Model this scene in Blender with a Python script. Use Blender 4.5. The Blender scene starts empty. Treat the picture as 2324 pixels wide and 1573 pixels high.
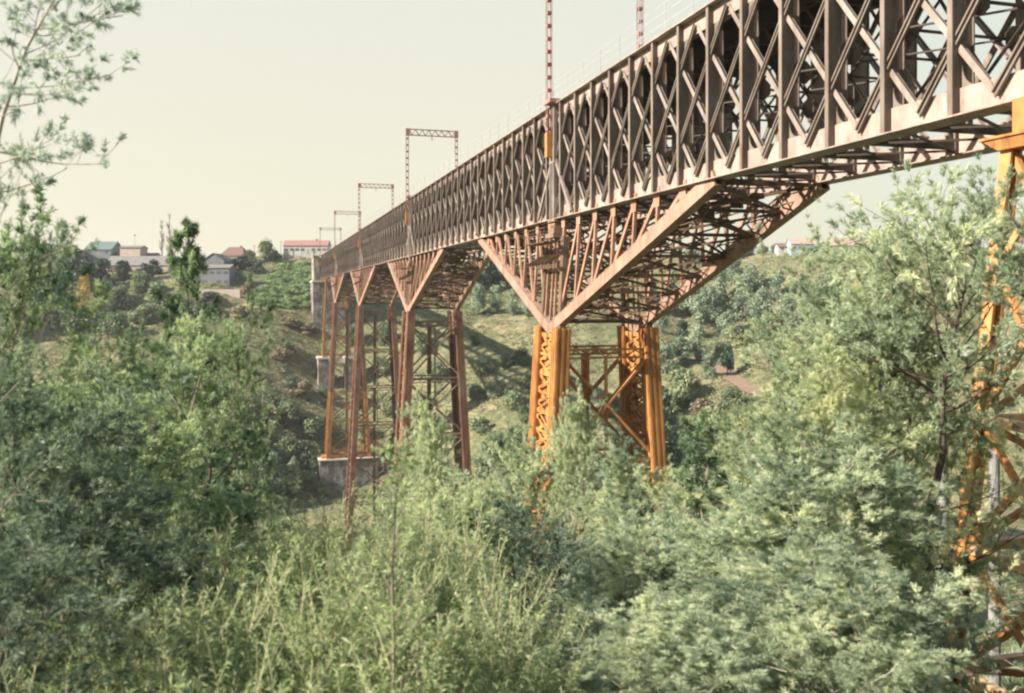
import bpy, math, random
import numpy as np
from mathutils import Vector, Matrix

# ------------------------------------------------------------------ basics
R = math.radians
sc = bpy.context.scene
COL = sc.collection
F, CX, HY = 2000.0, 1161.5, 668.0          # focal length and principal point of the survey photo (2323 px wide)
TH = math.atan(0.2845)
U = np.array([-math.sin(TH), math.cos(TH), 0.0])     # along the bridge
RT = np.array([math.cos(TH), math.sin(TH), 0.0])     # across it
ROTZ = math.pi / 2 + TH
SPAN, PAN = 69.5, 69.5 / 21


def P(px, py, d):
    return np.array([(px - CX) / F * d, d, (HY - py) / F * d])


def SD(s, D, z):
    return s * U + D * RT + np.array([0, 0, z])


def tag(o, label=None, cat=None, group=None, kind=None):
    if label: o['label'] = label
    if cat: o['category'] = cat
    if group: o['group'] = group
    if kind: o['kind'] = kind
    return o


def empty(name, loc, rz=0.0):
    o = bpy.data.objects.new(name, None)
    COL.objects.link(o)
    o.location = loc
    o.rotation_euler = (0, 0, rz)
    o.empty_display_size = 0.5
    return o


def link(name, me, parent=None, loc=None):
    o = bpy.data.objects.new(name, me)
    COL.objects.link(o)
    if parent is not None: o.parent = parent
    if loc is not None: o.location = loc
    return o


class MB:
    def __init__(s):
        s.v, s.f = [], []

    def add(s, vs, fs):
        n = len(s.v)
        s.v.extend([tuple(map(float, q)) for q in vs])
        s.f.extend([tuple(i + n for i in q) for q in fs])
        return s

    def box(s, x0, x1, y0, y1, z0, z1):
        return s.add([(x0, y0, z0), (x1, y0, z0), (x1, y1, z0), (x0, y1, z0), (x0, y0, z1), (x1, y0, z1), (x1, y1, z1), (x0, y1, z1)],
                     [(0, 3, 2, 1), (4, 5, 6, 7), (0, 1, 5, 4), (1, 2, 6, 5), (2, 3, 7, 6), (3, 0, 4, 7)])

    def beam(s, p, q, w, h, up=(0, 0, 1), oa=0.0, ob=0.0):
        p, q, up = np.array(p, float), np.array(q, float), np.array(up, float)
        d = q - p
        L = np.linalg.norm(d)
        if L < 1e-6: return s
        d /= L
        a = np.cross(d, up)
        if np.linalg.norm(a) < 1e-4: a = np.cross(d, np.array([0, 1.0, 0]))
        a /= np.linalg.norm(a)
        b = np.cross(a, d)
        off = a * oa + b * ob
        vs = []
        for e in (p, q):
            for i, j in ((-1, -1), (1, -1), (1, 1), (-1, 1)):
                vs.append(e + off + a * (i * w / 2) + b * (j * h / 2))
        return s.add(vs, [(0, 1, 2, 3), (7, 6, 5, 4), (0, 4, 5, 1), (1, 5, 6, 2), (2, 6, 7, 3), (3, 7, 4, 0)])

    def tube(s, pts, rad, n=6):
        pts = [np.array(p, float) for p in pts]
        base = len(s.v)
        ref = np.array([0.31, 0.87, 0.12])
        for i, p in enumerate(pts):
            d = pts[min(i + 1, len(pts) - 1)] - pts[max(i - 1, 0)]
            d = d / (np.linalg.norm(d) + 1e-9)
            a = np.cross(d, ref); a /= np.linalg.norm(a) + 1e-9
            b = np.cross(a, d)
            for k in range(n):
                t = 2 * math.pi * k / n
                s.v.append(tuple(p + rad[i] * (math.cos(t) * a + math.sin(t) * b)))
        for i in range(len(pts) - 1):
            for k in range(n):
                k2 = (k + 1) % n
                s.f.append((base + i * n + k, base + i * n + k2, base + (i + 1) * n + k2, base + (i + 1) * n + k))
        s.f.append(tuple(base + k for k in range(n))[::-1])
        s.f.append(tuple(base + (len(pts) - 1) * n + k for k in range(n)))
        return s

    def mesh(s, name, mat, smooth=False):
        me = bpy.data.meshes.new(name)
        me.from_pydata(s.v, [], s.f)
        me.materials.append(mat)
        me.update()
        if smooth: me.polygons.foreach_set('use_smooth', [True] * len(me.polygons))
        return me

    def build(s, name, mat, parent=None, loc=None, smooth=False):
        return link(name, s.mesh(name, mat, smooth), parent, loc)


def quad_mesh(name, V, mat, tone=None):
    """V: (m,4,3) array of quads"""
    m = V.shape[0]
    me = bpy.data.meshes.new(name)
    me.vertices.add(m * 4)
    me.vertices.foreach_set('co', V.reshape(-1).astype(np.float32))
    me.loops.add(m * 4)
    me.loops.foreach_set('vertex_index', np.arange(m * 4, dtype=np.int32))
    me.polygons.add(m)
    me.polygons.foreach_set('loop_start', np.arange(0, m * 4, 4, dtype=np.int32))
    me.update()
    if tone is not None:
        at = me.attributes.new('tone', 'FLOAT', 'FACE')
        at.data.foreach_set('value', tone.astype(np.float32))
    me.materials.append(mat)
    me.validate()
    return me


# ------------------------------------------------------------------ materials
def new_mat(name):
    m = bpy.data.materials.new(name)
    m.use_nodes = True
    nt = m.node_tree
    b = nt.nodes['Principled BSDF']
    return m, nt, b


def nd(nt, typ, **kw):
    n = nt.nodes.new(typ)
    for k, v in kw.items():
        setattr(n, k, v)
    return n


def noise(nt, vec, scale, detail=4, rough=0.6):
    n = nd(nt, 'ShaderNodeTexNoise')
    n.inputs['Scale'].default_value = scale
    n.inputs['Detail'].default_value = detail
    n.inputs['Roughness'].default_value = rough
    nt.links.new(vec, n.inputs['Vector'])
    return n.outputs['Fac']


def ramp(nt, fac, stops):
    r = nd(nt, 'ShaderNodeValToRGB')
    e = r.color_ramp.elements
    while len(e) < len(stops): e.new(0.5)
    for i, (p, c) in enumerate(stops):
        e[i].position = p
        e[i].color = (*c, 1) if len(c) == 3 else c
    nt.links.new(fac, r.inputs['Fac'])
    return r.outputs['Color']


def mixc(nt, fac, a, b, mode='MIX'):
    m = nd(nt, 'ShaderNodeMix', data_type='RGBA', blend_type=mode)
    for sock, val in ((0, fac), (6, a), (7, b)):
        if hasattr(val, 'is_linked') or hasattr(val, 'links'):
            nt.links.new(val, m.inputs[sock])
        else:
            m.inputs[sock].default_value = val if sock == 0 else ((*val, 1) if len(val) == 3 else val)
    return m.outputs[2]


def pos(nt):
    return nd(nt, 'ShaderNodeNewGeometry').outputs['Position']


def scaled(nt, vec, s):
    m = nd(nt, 'ShaderNodeVectorMath', operation='MULTIPLY')
    nt.links.new(vec, m.inputs[0])
    m.inputs[1].default_value = s
    return m.outputs[0]


def steel(name, c1, c2, rust, amount=0.55, rough=0.62, streak=(1.2, 1.2, 0.25)):
    """old paint in two tints with rust breaking through"""
    m, nt, b = new_mat(name)
    p = pos(nt)
    tint = noise(nt, p, 0.35, 3)
    base = mixc(nt, ramp(nt, tint, [(0.35, (0, 0, 0)), (0.65, (1, 1, 1))]), c1, c2)
    fl = noise(nt, scaled(nt, p, streak), 1.6, 7, 0.7)
    msk = ramp(nt, fl, [(amount, (0, 0, 0)), (amount + 0.16, (1, 1, 1))])
    col = mixc(nt, msk, base, rust)
    gr = noise(nt, scaled(nt, p, (1, 1, .35)), .9, 6, .72)
    col = mixc(nt, 1.0, col, ramp(nt, gr, [(.32, (.58, .56, .55)), (.62, (1.12, 1.11, 1.1))]), 'MULTIPLY')
    nt.links.new(col, b.inputs['Base Color'])
    b.inputs['Roughness'].default_value = rough
    b.inputs['Specular IOR Level'].default_value = 0.3
    bump = nd(nt, 'ShaderNodeBump')
    bump.inputs['Strength'].default_value = 0.25
    bump.inputs['Distance'].default_value = 0.02
    nt.links.new(noise(nt, p, 9, 4), bump.inputs['Height'])
    nt.links.new(bump.outputs[0], b.inputs['Normal'])
    return m


def leafmat(name, dark, mid, light, trans=0.3, rnd=0.25):
    m, nt, b = new_mat(name)
    a = nd(nt, 'ShaderNodeAttribute', attribute_name='tone')
    oi = nd(nt, 'ShaderNodeObjectInfo')
    ad = nd(nt, 'ShaderNodeMath', operation='MULTIPLY_ADD')
    nt.links.new(oi.outputs['Random'], ad.inputs[0])
    ad.inputs[1].default_value = rnd
    sb = nd(nt, 'ShaderNodeMath', operation='SUBTRACT')
    nt.links.new(a.outputs['Fac'], sb.inputs[0]); sb.inputs[1].default_value = rnd / 2
    nt.links.new(sb.outputs[0], ad.inputs[2])
    col = ramp(nt, ad.outputs[0], [(0.0, dark), (0.5, mid), (1.0, light)])
    nt.links.new(col, b.inputs['Base Color'])
    b.inputs['Roughness'].default_value = 0.55
    b.inputs['Specular IOR Level'].default_value = 0.25
    t = nd(nt, 'ShaderNodeBsdfTranslucent')
    tc = mixc(nt, 1.0, col, (1.1, 1.2, 0.85), 'MULTIPLY')
    nt.links.new(tc, t.inputs['Color'])
    mx = nd(nt, 'ShaderNodeMixShader')
    mx.inputs[0].default_value = trans
    nt.links.new(b.outputs[0], mx.inputs[1]); nt.links.new(t.outputs[0], mx.inputs[2])
    nt.links.new(mx.outputs[0], nt.nodes['Material Output'].inputs['Surface'])
    return m


def simple(name, c1, c2, scale=1.0, rough=0.85, stretch=(1, 1, 1)):
    m, nt, b = new_mat(name)
    f = noise(nt, scaled(nt, pos(nt), stretch), scale, 6, 0.65)
    nt.links.new(ramp(nt, f, [(0.3, c1), (0.7, c2)]), b.inputs['Base Color'])
    b.inputs['Roughness'].default_value = rough
    b.inputs['Specular IOR Level'].default_value = 0.2
    return m


M = {}
M['girder'] = steel('girder_paint', (.21, .18, .155), (.16, .13, .11), (.15, .08, .05), .56)
M['chord'] = steel('chord_paint', (.355, .29, .26), (.29, .23, .205), (.20, .115, .08), .56)
M['haunch'] = steel('haunch_paint', (.38, .225, .16), (.30, .17, .115), (.20, .085, .05), .55)
M['arm'] = steel('arm_paint', (.32, .215, .165), (.27, .175, .13), (.19, .09, .06), .55)
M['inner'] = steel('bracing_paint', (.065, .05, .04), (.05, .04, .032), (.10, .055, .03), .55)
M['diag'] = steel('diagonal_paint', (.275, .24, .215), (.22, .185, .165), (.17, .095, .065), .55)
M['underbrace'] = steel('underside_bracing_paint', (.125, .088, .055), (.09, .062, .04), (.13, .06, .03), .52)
M['orange'] = steel('orange_primer', (.46, .235, .082), (.39, .185, .06), (.25, .09, .038), .51)
M['orange_pale'] = steel('pale_orange_primer', (.50, .27, .11), (.42, .20, .06), (.34, .10, .03), .52)
M['lacing'] = steel('rusty_lacing', (.50, .26, .085), (.42, .19, .055), (.13, .05, .025), .47)
M['rust'] = steel('rust_paint', (.21, .10, .065), (.26, .17, .12), (.11, .05, .035), .52, streak=(2, 2, .12))
M['rustgrey'] = steel('grey_rust_paint', (.27, .20, .15), (.20, .13, .09), (.13, .06, .04), .52, streak=(2, 2, .15))
M['gantry'] = steel('gantry_paint', (.38, .20, .175), (.32, .165, .15), (.22, .09, .075), .58)
M['wire'] = steel('wire_grey', (.5, .5, .5), (.42, .42, .42), (.3, .2, .15), .65)
M['deck'] = simple('deck_timber', (.04, .034, .028), (.075, .062, .05), 2.0)
M['bark_dark'] = simple('dark_bark', (.045, .035, .028), (.09, .075, .06), 5, stretch=(1, 1, .3))
M['bark_pale'] = simple('pale_bark', (.26, .235, .20), (.40, .37, .32), 6, stretch=(1, 1, .3))
M['bark_grey'] = simple('grey_bark', (.12, .10, .085), (.22, .19, .16), 6, stretch=(1, 1, .3))
M['stem_pink'] = simple('young_stem', (.22, .22, .13), (.32, .30, .2), 6)
M['leaf_acacia'] = leafmat('acacia_leaf', (.16, .22, .16), (.38, .45, .32), (.66, .68, .47), .42)
M['leaf_yellow'] = leafmat('acacia_leaf_yellow', (.15, .21, .125), (.37, .43, .27), (.66, .66, .42), .42)  # yellower tint of the acacia leaf
M['leaf_dark'] = leafmat('wattle_leaf', (.07, .12, .075), (.22, .30, .18), (.44, .51, .31), .4)
M['leaf_blue'] = leafmat('backlit_leaf', (.24, .29, .31), (.34, .40, .41), (.45, .50, .48), .55)  # pale blue glare of the bright sky put into the leaf colour
M['leaf_shade'] = leafmat('shaded_blue_wattle_leaf', (.06, .095, .075), (.145, .20, .145), (.27, .33, .23))  # dark blue-green leaf; shade of corner and hollow put into its colour
M['leaf_bright'] = leafmat('bamboo_leaf', (.15, .205, .10), (.29, .365, .185), (.50, .55, .32), .45)
M['leaf_farbush'] = leafmat('bush_leaf', (.055, .09, .055), (.15, .20, .115), (.29, .32, .185), .3, .5)
M['leaf_eucalypt'] = leafmat('eucalypt_leaf', (.09, .14, .10), (.23, .29, .21), (.39, .44, .31), .3, .45)
M['leaf_bramble'] = leafmat('bramble_leaf', (.13, .21, .095), (.24, .335, .16), (.36, .44, .23), .25, .3)
M['leaf_pine'] = leafmat('dark_conifer_leaf', (.02, .042, .034), (.045, .078, .055), (.085, .12, .075), .1)
M['leaf_gold'] = leafmat('autumn_leaf', (.45, .30, .08), (.62, .45, .14), (.75, .6, .25), .3)
M['leaf_brown'] = leafmat('dry_bush_leaf', (.14, .11, .075), (.22, .18, .12), (.30, .25, .17), .15)
M['twig_grey'] = simple('bare_twig', (.16, .14, .125), (.24, .21, .19), 3)
M['scrub'] = leafmat('scrub_leaf', (.09, .125, .065), (.20, .22, .12), (.36, .33, .21), .15, 0)


def stone_mat(name, c1, c2, mortar):
    m, nt, b = new_mat(name)
    tc = nd(nt, 'ShaderNodeTexCoord')
    vec = tc.outputs['Object']
    # map blocks on vertical faces: use (x+y, z)
    sx = nd(nt, 'ShaderNodeSeparateXYZ'); nt.links.new(vec, sx.inputs[0])
    ad = nd(nt, 'ShaderNodeMath', operation='ADD'); nt.links.new(sx.outputs[0], ad.inputs[0]); nt.links.new(sx.outputs[1], ad.inputs[1])
    cb = nd(nt, 'ShaderNodeCombineXYZ'); nt.links.new(ad.outputs[0], cb.inputs[0]); nt.links.new(sx.outputs[2], cb.inputs[1])
    br = nd(nt, 'ShaderNodeTexBrick')
    br.inputs['Scale'].default_value = 1.0
    br.inputs['Brick Width'].default_value = 1.5
    br.inputs['Row Height'].default_value = 0.7
    br.inputs['Mortar Size'].default_value = 0.05
    br.inputs['Color1'].default_value = (*c1, 1)
    br.inputs['Color2'].default_value = (*c2, 1)
    br.inputs['Mortar'].default_value = (*mortar, 1)
    nt.links.new(cb.outputs[0], br.inputs['Vector'])
    f = noise(nt, scaled(nt, pos(nt), (1, 1, .5)), 0.6, 6, .7)
    st = ramp(nt, f, [(0.42, (.28, .27, .26)), (0.62, (1.05, 1.03, 1.0))])
    nt.links.new(mixc(nt, 1.0, br.outputs['Color'], st, 'MULTIPLY'), b.inputs['Base Color'])
    b.inputs['Roughness'].default_value = .9
    return m


M['stone'] = stone_mat('old_masonry', (.42, .38, .34), (.33, .30, .28), (.22, .2, .19))
M['stone_dark'] = stone_mat('stained_masonry', (.30, .28, .28), (.20, .19, .19), (.36, .34, .33))
M['coping'] = simple('coping_stone', (.45, .40, .35), (.58, .52, .45), 1.5)
M['concrete'] = simple('pale_concrete', (.15, .15, .155), (.24, .24, .24), 1.5)

# terrain material
def ground_mat():
    m, nt, b = new_mat('hillside_grass')
    p = pos(nt)
    big = noise(nt, p, 0.035, 4, .6)
    mid = noise(nt, scaled(nt, p, (1, 1, 1.6)), 0.22, 6, .7)
    fine = noise(nt, p, 1.7, 7, .75)
    g = mixc(nt, ramp(nt, mid, [(.36, (0, 0, 0)), (.62, (1, 1, 1))]), (.12, .137, .07), (.285, .25, .165))
    g = mixc(nt, ramp(nt, big, [(.42, (0, 0, 0)), (.60, (.75, .75, .75))]), g, (.145, .16, .085))
    dm = noise(nt, scaled(nt, p, (1, 1, 2.5)), 0.11, 7, .72)
    g = mixc(nt, ramp(nt, dm, [(.56, (0, 0, 0)), (.68, (.8, .8, .8))]), g, (.26, .19, .15))
    md = noise(nt, p, .42, 5, .75)
    g = mixc(nt, 1.0, g, ramp(nt, md, [(.36, (.55, .6, .52)), (.64, (1.2, 1.17, 1.12))]), 'MULTIPLY')
    v = ramp(nt, fine, [(.3, (.4, .42, .4)), (.7, (1.35, 1.35, 1.35))])
    col = mixc(nt, 1.0, g, v, 'MULTIPLY')
    nt.links.new(col, b.inputs['Base Color'])
    b.inputs['Roughness'].default_value = .95
    b.inputs['Specular IOR Level'].default_value = .1
    bump = nd(nt, 'ShaderNodeBump')
    bump.inputs['Strength'].default_value = .8
    bump.inputs['Distance'].default_value = .6
    nt.links.new(noise(nt, p, 0.9, 6, .7), bump.inputs['Height'])
    nt.links.new(bump.outputs[0], b.inputs['Normal'])
    return m


M['ground'] = ground_mat()
M['road'] = simple('red_dirt', (.19, .125, .095), (.27, .185, .145), .8)
M['path'] = simple('pale_dirt', (.36, .29, .22), (.48, .40, .30), .6)

# ------------------------------------------------------------------ terrain
CP = []
def cp(px, py, d): CP.append(P(px, py, d))
def cs(s, D, z): CP.append(SD(s, D, z))
for a in [(720, 733, 337), (660, 722, 336), (790, 872, 313), (735, 872, 313), (725, 1100, 266), (850, 1100, 266),
          (600, 702, 334), (500, 704, 330), (650, 770, 320), (620, 900, 288), (600, 1000, 270), (540, 1130, 248), (680, 1175, 236),
          (470, 650, 346), (400, 662, 344), (300, 650, 350), (250, 606, 385), (690, 584, 400), (560, 592, 400), (400, 590, 405), (650, 612, 384), (610, 660, 356),
          (100, 600, 420), (0, 610, 390), (-300, 600, 360), (150, 725, 318), (20, 740, 310), (300, 800, 296), (100, 950, 260), (-300, 800, 280),
          (1000, 745, 328), (1080, 728, 334), (1150, 800, 312), (1130, 900, 282), (1100, 1000, 258), (1120, 1100, 236), (1180, 745, 322),
          (1100, 655, 392), (1000, 650, 400), (900, 600, 450), (1300, 640, 400), (1480, 630, 390),
          (1500, 792, 296), (1600, 830, 280), (1520, 900, 262), (1630, 842, 276), (1700, 884, 254), (1790, 925, 238), (1910, 945, 230), (2060, 955, 226),
          (1560, 990, 232), (1600, 1090, 200), (1440, 1000, 240), (1400, 860, 285),
          (1700, 810, 284), (1760, 730, 308), (1810, 668, 328), (1730, 640, 338), (1720, 624, 350), (1790, 580, 395), (1830, 569, 402), (1960, 568, 400), (2200, 566, 390), (2500, 600, 330),
          (1980, 650, 326), (2100, 790, 268), (2260, 900, 222), (2500, 900, 215), (1600, 640, 380)]:
    cp(*a)
for a in [(0, 0, -1.75), (4, 0, -3.2), (0, -12, -1.8), (9, 0, -5.8), (20, 0, -11.5), (35, 5, -18.5), (10, -20, -6), (25, -30, -13), (23, 25, -14.5), (10, 25, -7.5), (2, 25, -2),
          (10, 50, -8), (30, 60, -17), (65, 25, -32), (65, -25, -31), (65, 70, -30), (100, 25, -39), (100, -40, -39), (135, 25, -46), (135, -50, -47), (135, 80, -43),
          (170, 25, -58), (170, -60, -58), (204, 25, -63), (204, -60, -62), (230, 25, -63), (235, -70, -60), (190, 70, -50), (160, 110, -42), (250, 25, -60.5),
          (-12, 0, .3), (-12, 25, 1.5), (-40, 0, 6), (-60, 60, 10), (-60, -60, 8), (-20, -70, 3), (-15, 80, 3), (40, -120, -20), (100, 160, -32), (40, 140, -18), (120, -160, -40), (200, -180, -52), (300, -180, -20),
          (372, 25, 5), (400, 25, 12), (450, 30, 15), (290, 180, -18), (350, 220, 16), (420, 300, 22), (600, 0, 20), (600, 250, 24), (600, -250, 22), (900, 0, 24), (900, 500, 26), (900, -500, 26), (1500, 0, 26), (300, 500, 20), (300, -500, 20), (0, 400, 12), (0, -400, 10), (-300, 0, 14)]:
    cs(*a)
CP = np.array(CP)
C0 = 14.0
def _phi(r): return np.sqrt(r * r + C0 * C0)
_A = _phi(np.linalg.norm(CP[:, None, :2] - CP[None, :, :2], axis=2))
_n = len(CP)
_K = np.zeros((_n + 1, _n + 1)); _K[:_n, :_n] = _A - 1.2 * np.eye(_n); _K[_n, :_n] = 1; _K[:_n, _n] = 1
_w = np.linalg.solve(_K, np.concatenate([CP[:, 2], [0]]))

_rs = np.random.RandomState(5)
_G = _rs.rand(256, 256)
def vnoise(x, y):
    xi, yi = np.floor(x).astype(int), np.floor(y).astype(int)
    fx, fy = x - xi, y - yi
    fx, fy = fx * fx * (3 - 2 * fx), fy * fy * (3 - 2 * fy)
    g = lambda a, b: _G[a % 256, b % 256]
    return (g(xi, yi) * (1 - fx) + g(xi + 1, yi) * fx) * (1 - fy) + (g(xi, yi + 1) * (1 - fx) + g(xi + 1, yi + 1) * fx) * fy - .5
def fbm(x, y, s, o=4):
    v, a = 0, 1
    for k in range(o):
        v = v + a * vnoise(x * s + 17.3 * k, y * s + 5.1 * k); s *= 2.03; a *= .5
    return v

ROAD = [P(1560, 800, 300), P(1632, 838, 277), P(1668, 862, 265), P(1702, 886, 254), P(1790, 922, 239), P(1900, 942, 231), P(2060, 955, 226), P(2400, 962, 222)]
RIM = [P(180, 712, 326), P(400, 706, 330), P(500, 702, 331), P(590, 698, 334), P(660, 704, 337), P(712, 712, 340)]
def _dist_poly(x, y, poly):
    best = np.full(x.shape, 1e9); zz = np.zeros(x.shape)
    for a, b in zip(poly[:-1], poly[1:]):
        d = b[:2] - a[:2]; L2 = d @ d
        t = np.clip(((x - a[0]) * d[0] + (y - a[1]) * d[1]) / L2, 0, 1)
        dd = np.hypot(x - a[0] - t * d[0], y - a[1] - t * d[1])
        k = dd < best
        best = np.where(k, dd, best); zz = np.where(k, a[2] + t * (b[2] - a[2]), zz)
    return best, zz

def H(x, y):
    x, y = np.asarray(x, float), np.asarray(y, float)
    sh = x.shape
    xf, yf = x.reshape(-1), y.reshape(-1)
    z = np.empty(len(xf))
    for i in range(0, len(xf), 20000):
        q = np.stack([xf[i:i + 20000], yf[i:i + 20000]], 1)
        z[i:i + 20000] = _phi(np.linalg.norm(q[:, None, :] - CP[None, :, :2], axis=2)) @ _w[:_n] + _w[_n]
    far = np.clip((yf - 150) / 60, 0, 1)
    z = z + far * (1.8 * fbm(xf, yf, .045) + .9 * fbm(xf, yf, .21)) + (1 - far) * .5 * fbm(xf, yf, .2)
    z = z + far * .22 * np.sin(z * 2 * np.pi / 1.7 + 5 * fbm(xf, yf, .06))      # cattle terraces
    for poly, w in ((ROAD, 3.2), (RIM, 2.2)):
        d, zr = _dist_poly(xf, yf, poly)
        k = np.clip((w + 4 - d) / 4, 0, 1)
        z = z * (1 - k) + zr * k
    return z.reshape(sh)

def hz(x, y): return float(H(np.array([x]), np.array([y]))[0])

def hit(px, py, d0=110, d1=650):
    """where the line of sight through a survey pixel meets the ground"""
    d = np.arange(d0, d1, 1.0)
    x, z = (px - CX) / F * d, (HY - py) / F * d
    k = np.where(z <= H(x, d))[0]
    i = k[0] if len(k) else len(d) - 1
    return np.array([x[i], d[i], hz(x[i], d[i])])

ys = np.concatenate([np.arange(-120, -20, 10), np.arange(-20, 60, 1.6), np.arange(60, 200, 2.6), np.arange(200, 360, 1.15), np.arange(360, 430, 2.2), np.arange(430, 700, 12), np.array([720, 760, 820, 900, 1000, 1150, 1300, 1600, 2000, 2600])])
xs = np.concatenate([[-1600, -1200, -900, -700, -550, -430, -350, -300, -265], np.arange(-240, -140, 3.5), np.arange(-140, 160, 1.5), np.arange(160, 260, 3.5), [265, 300, 350, 430, 550, 700, 900, 1200, 1600]])
XX, YY = np.meshgrid(xs, ys)
ZZ = H(XX, YY)
me = bpy.data.meshes.new('terrain')
nx, ny = len(xs), len(ys)
me.vertices.add(nx * ny)
me.vertices.foreach_set('co', np.stack([XX, YY, ZZ], -1).reshape(-1).astype(np.float32))
ii = np.arange((ny - 1) * nx).reshape(ny - 1, nx)[:, :-1]
q = np.stack([ii, ii + 1, ii + nx + 1, ii + nx], -1).reshape(-1)
me.loops.add(len(q)); me.loops.foreach_set('vertex_index', q.astype(np.int32))
me.polygons.add(len(q) // 4); me.polygons.foreach_set('loop_start', np.arange(0, len(q), 4, dtype=np.int32))
me.update(); me.validate()
me.polygons.foreach_set('use_smooth', [True] * len(me.polygons))
me.materials.append(M['ground'])
tag(link('terrain', me), kind='structure')

def ribbon(name, poly, w, mat, dz=.06):
    pts = []
    for a, b in zip(poly[:-1], poly[1:]):
        n = max(2, int(np.linalg.norm(b - a) / 1.2))
        for k in range(n): pts.append(a + (b - a) * k / n)
    pts.append(poly[-1])
    pts = np.array(pts)
    vs, fs = [], []
    m = 5
    for i, p in enumerate(pts):
        d = pts[min(i + 3, len(pts) - 1)] - pts[max(i - 3, 0)]
        d = d[:2] / np.linalg.norm(d[:2])
        n = np.array([-d[1], d[0]])
        for k in range(m):
            t = (k / (m - 1) - .5) * 2 * w * (1 + .18 * math.sin(i * .7) * (k in (0, m - 1)))
            q = p[:2] + n * t
            vs.append((q[0], q[1], hz(q[0], q[1]) + dz))
        if i:
            for k in range(m - 1):
                a = (i - 1) * m + k
                fs.append((a, a + 1, a + m + 1, a + m))
    b = MB(); b.add(vs, fs)
    return tag(b.build(name, mat, smooth=True), kind='structure')
ribbon('dirt_road', ROAD, 2.6, M['road'])
ribbon('path', RIM, 1.4, M['path'])

# ------------------------------------------------------------------ the viaduct girder
S1, DC = 65.5, 25.5                      # first tower along the line, centre line offset
ZB, ZT = 5.85, 14.8
X0, X1 = -SPAN, 4 * SPAN
YP = 3.4
base = SD(S1, DC, 0)
girder = empty('viaduct_girder', base, ROTZ)
tag(girder, 'long rusty grey steel lattice girder carrying the railway deck high across the gorge', 'railway bridge')

def camdist(X, y):
    p = base + X * U - y * RT
    return math.hypot(p[0], p[1])

for sg in (1, -1):
    nm = M['chord']
    b = MB()
    y0, y1 = sorted((sg * 2.85, sg * 3.22))
    b.box(X0, X1, y0, y1, ZT - .95, ZT - .07)
    b.box(X0, X1, *sorted((sg * 2.55, sg * 3.66)), ZT - .067, ZT)
    b.build('top_chord', nm, girder)
    b = MB()
    b.box(X0, X1, y0, y1, ZB + .06, ZB + .98)
    b.box(X0, X1, *sorted((sg * 2.55, sg * 3.62)), ZB, ZB + .057)
    b.build('bottom_chord', nm, girder)

# posts
def post_mesh(sg):
    b = MB()
    o = sg
    b.box(-.115, .115, *sorted((o * 3.50, o * 3.56)), ZB + .06, ZT - .07)       # outer flange
    b.box(-.06, .06, *sorted((o * 2.70, o * 3.497)), ZB + .06, ZT - .07)      # web
    b.box(-.115, .115, *sorted((o * 2.64, o * 2.697)), ZB + .06, ZT - .07)       # inner flange
    # shaped gusset plates under the top chord and above the bottom chord
    for z, dz in ((ZT - .95, -1), (ZB + .98, 1)):
        for t in (-1, 1):
            n = 6
            pts = [(t * .155, z), (t * (.155 + .62), z)]
            for k in range(1, n + 1):
                a = k / n * math.pi / 2
                pts.append((t * (.155 + .62 * (1 - math.sin(a))), z + dz * .75 * (1 - math.cos(a))))
            m = len(pts)
            ya, yb = o * 3.16, o * 3.20
            vs = [(x, ya, zz) for x, zz in pts] + [(x, yb, zz) for x, zz in pts]
            fs = [tuple(range(m)), tuple(range(2 * m - 1, m - 1, -1))] + [(i, (i + 1) % m, m + (i + 1) % m, m + i) for i in range(m)]
            b.add(vs, fs)
    return b
PX = [(k + .5) * PAN for k in range(-21, 84)]
plist = sorted([(camdist(X, sg * YP), X, sg) for X in PX for sg in (1, -1)])
pm = {sg: post_mesh(sg).mesh('post', M['girder']) for sg in (1, -1)}
rest = MB()
for i, (d, X, sg) in enumerate(plist):
    if i < 100:
        link('post', pm[sg], girder, (X, 0, 0))
    else:
        pb = post_mesh(sg)
        rest.add([(v[0] + X, v[1], v[2]) for v in pb.v], pb.f)
tag(rest.build('distant_posts', M['girder'], girder), kind='stuff')

# diagonals: a double lattice, each bar two panels long
za, zc = ZB + .45, ZT - .5
def diag_mesh(sg, dr):
    b = MB()
    if dr > 0:        # flat pale bars inside
        yy = sg * 3.27
        b.beam((0, yy, za), (2 * PAN, yy, zc), .23, .035, (0, 1, 0))
        b.beam((0, yy - sg * .14, za), (2 * PAN, yy - sg * .14, zc), .08, .22, (0, 1, 0))
    else:             # paired channels outside
        for o in (-.1, .1):
            b.beam((0, sg * 3.37, za), (-2 * PAN, sg * 3.37, zc), .065, .11, (0, 1, 0), oa=o)
        b.beam((0, sg * 3.318, za), (-2 * PAN, sg * 3.318, zc), .14, .02, (0, 1, 0))
    return b
dl = []
for i in range(-21, 85):
    for sg in (1, -1):
        for dr in (1, -1):
            X = i * PAN
            if not (X0 - .1 <= X + dr * 2 * PAN <= X1 + .1): continue
            dl.append((camdist(X + dr * PAN, sg * YP) + (6 if sg < 0 else 0), X, sg, dr))
dl.sort()
dm = {(sg, dr): diag_mesh(sg, dr).mesh('diagonal', M['diag'] if dr > 0 else M['girder']) for sg in (1, -1) for dr in (1, -1)}
rest = MB()
for i, (d, X, sg, dr) in enumerate(dl):
    if i < 100:
        link('diagonal', dm[sg, dr], girder, (X, 0, 0))
    else:
        pb = diag_mesh(sg, dr)
        rest.add([(v[0] + X, v[1], v[2]) for v in pb.v], pb.f)
tag(rest.build('distant_diagonals', M['diag'], girder), kind='stuff')

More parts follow.
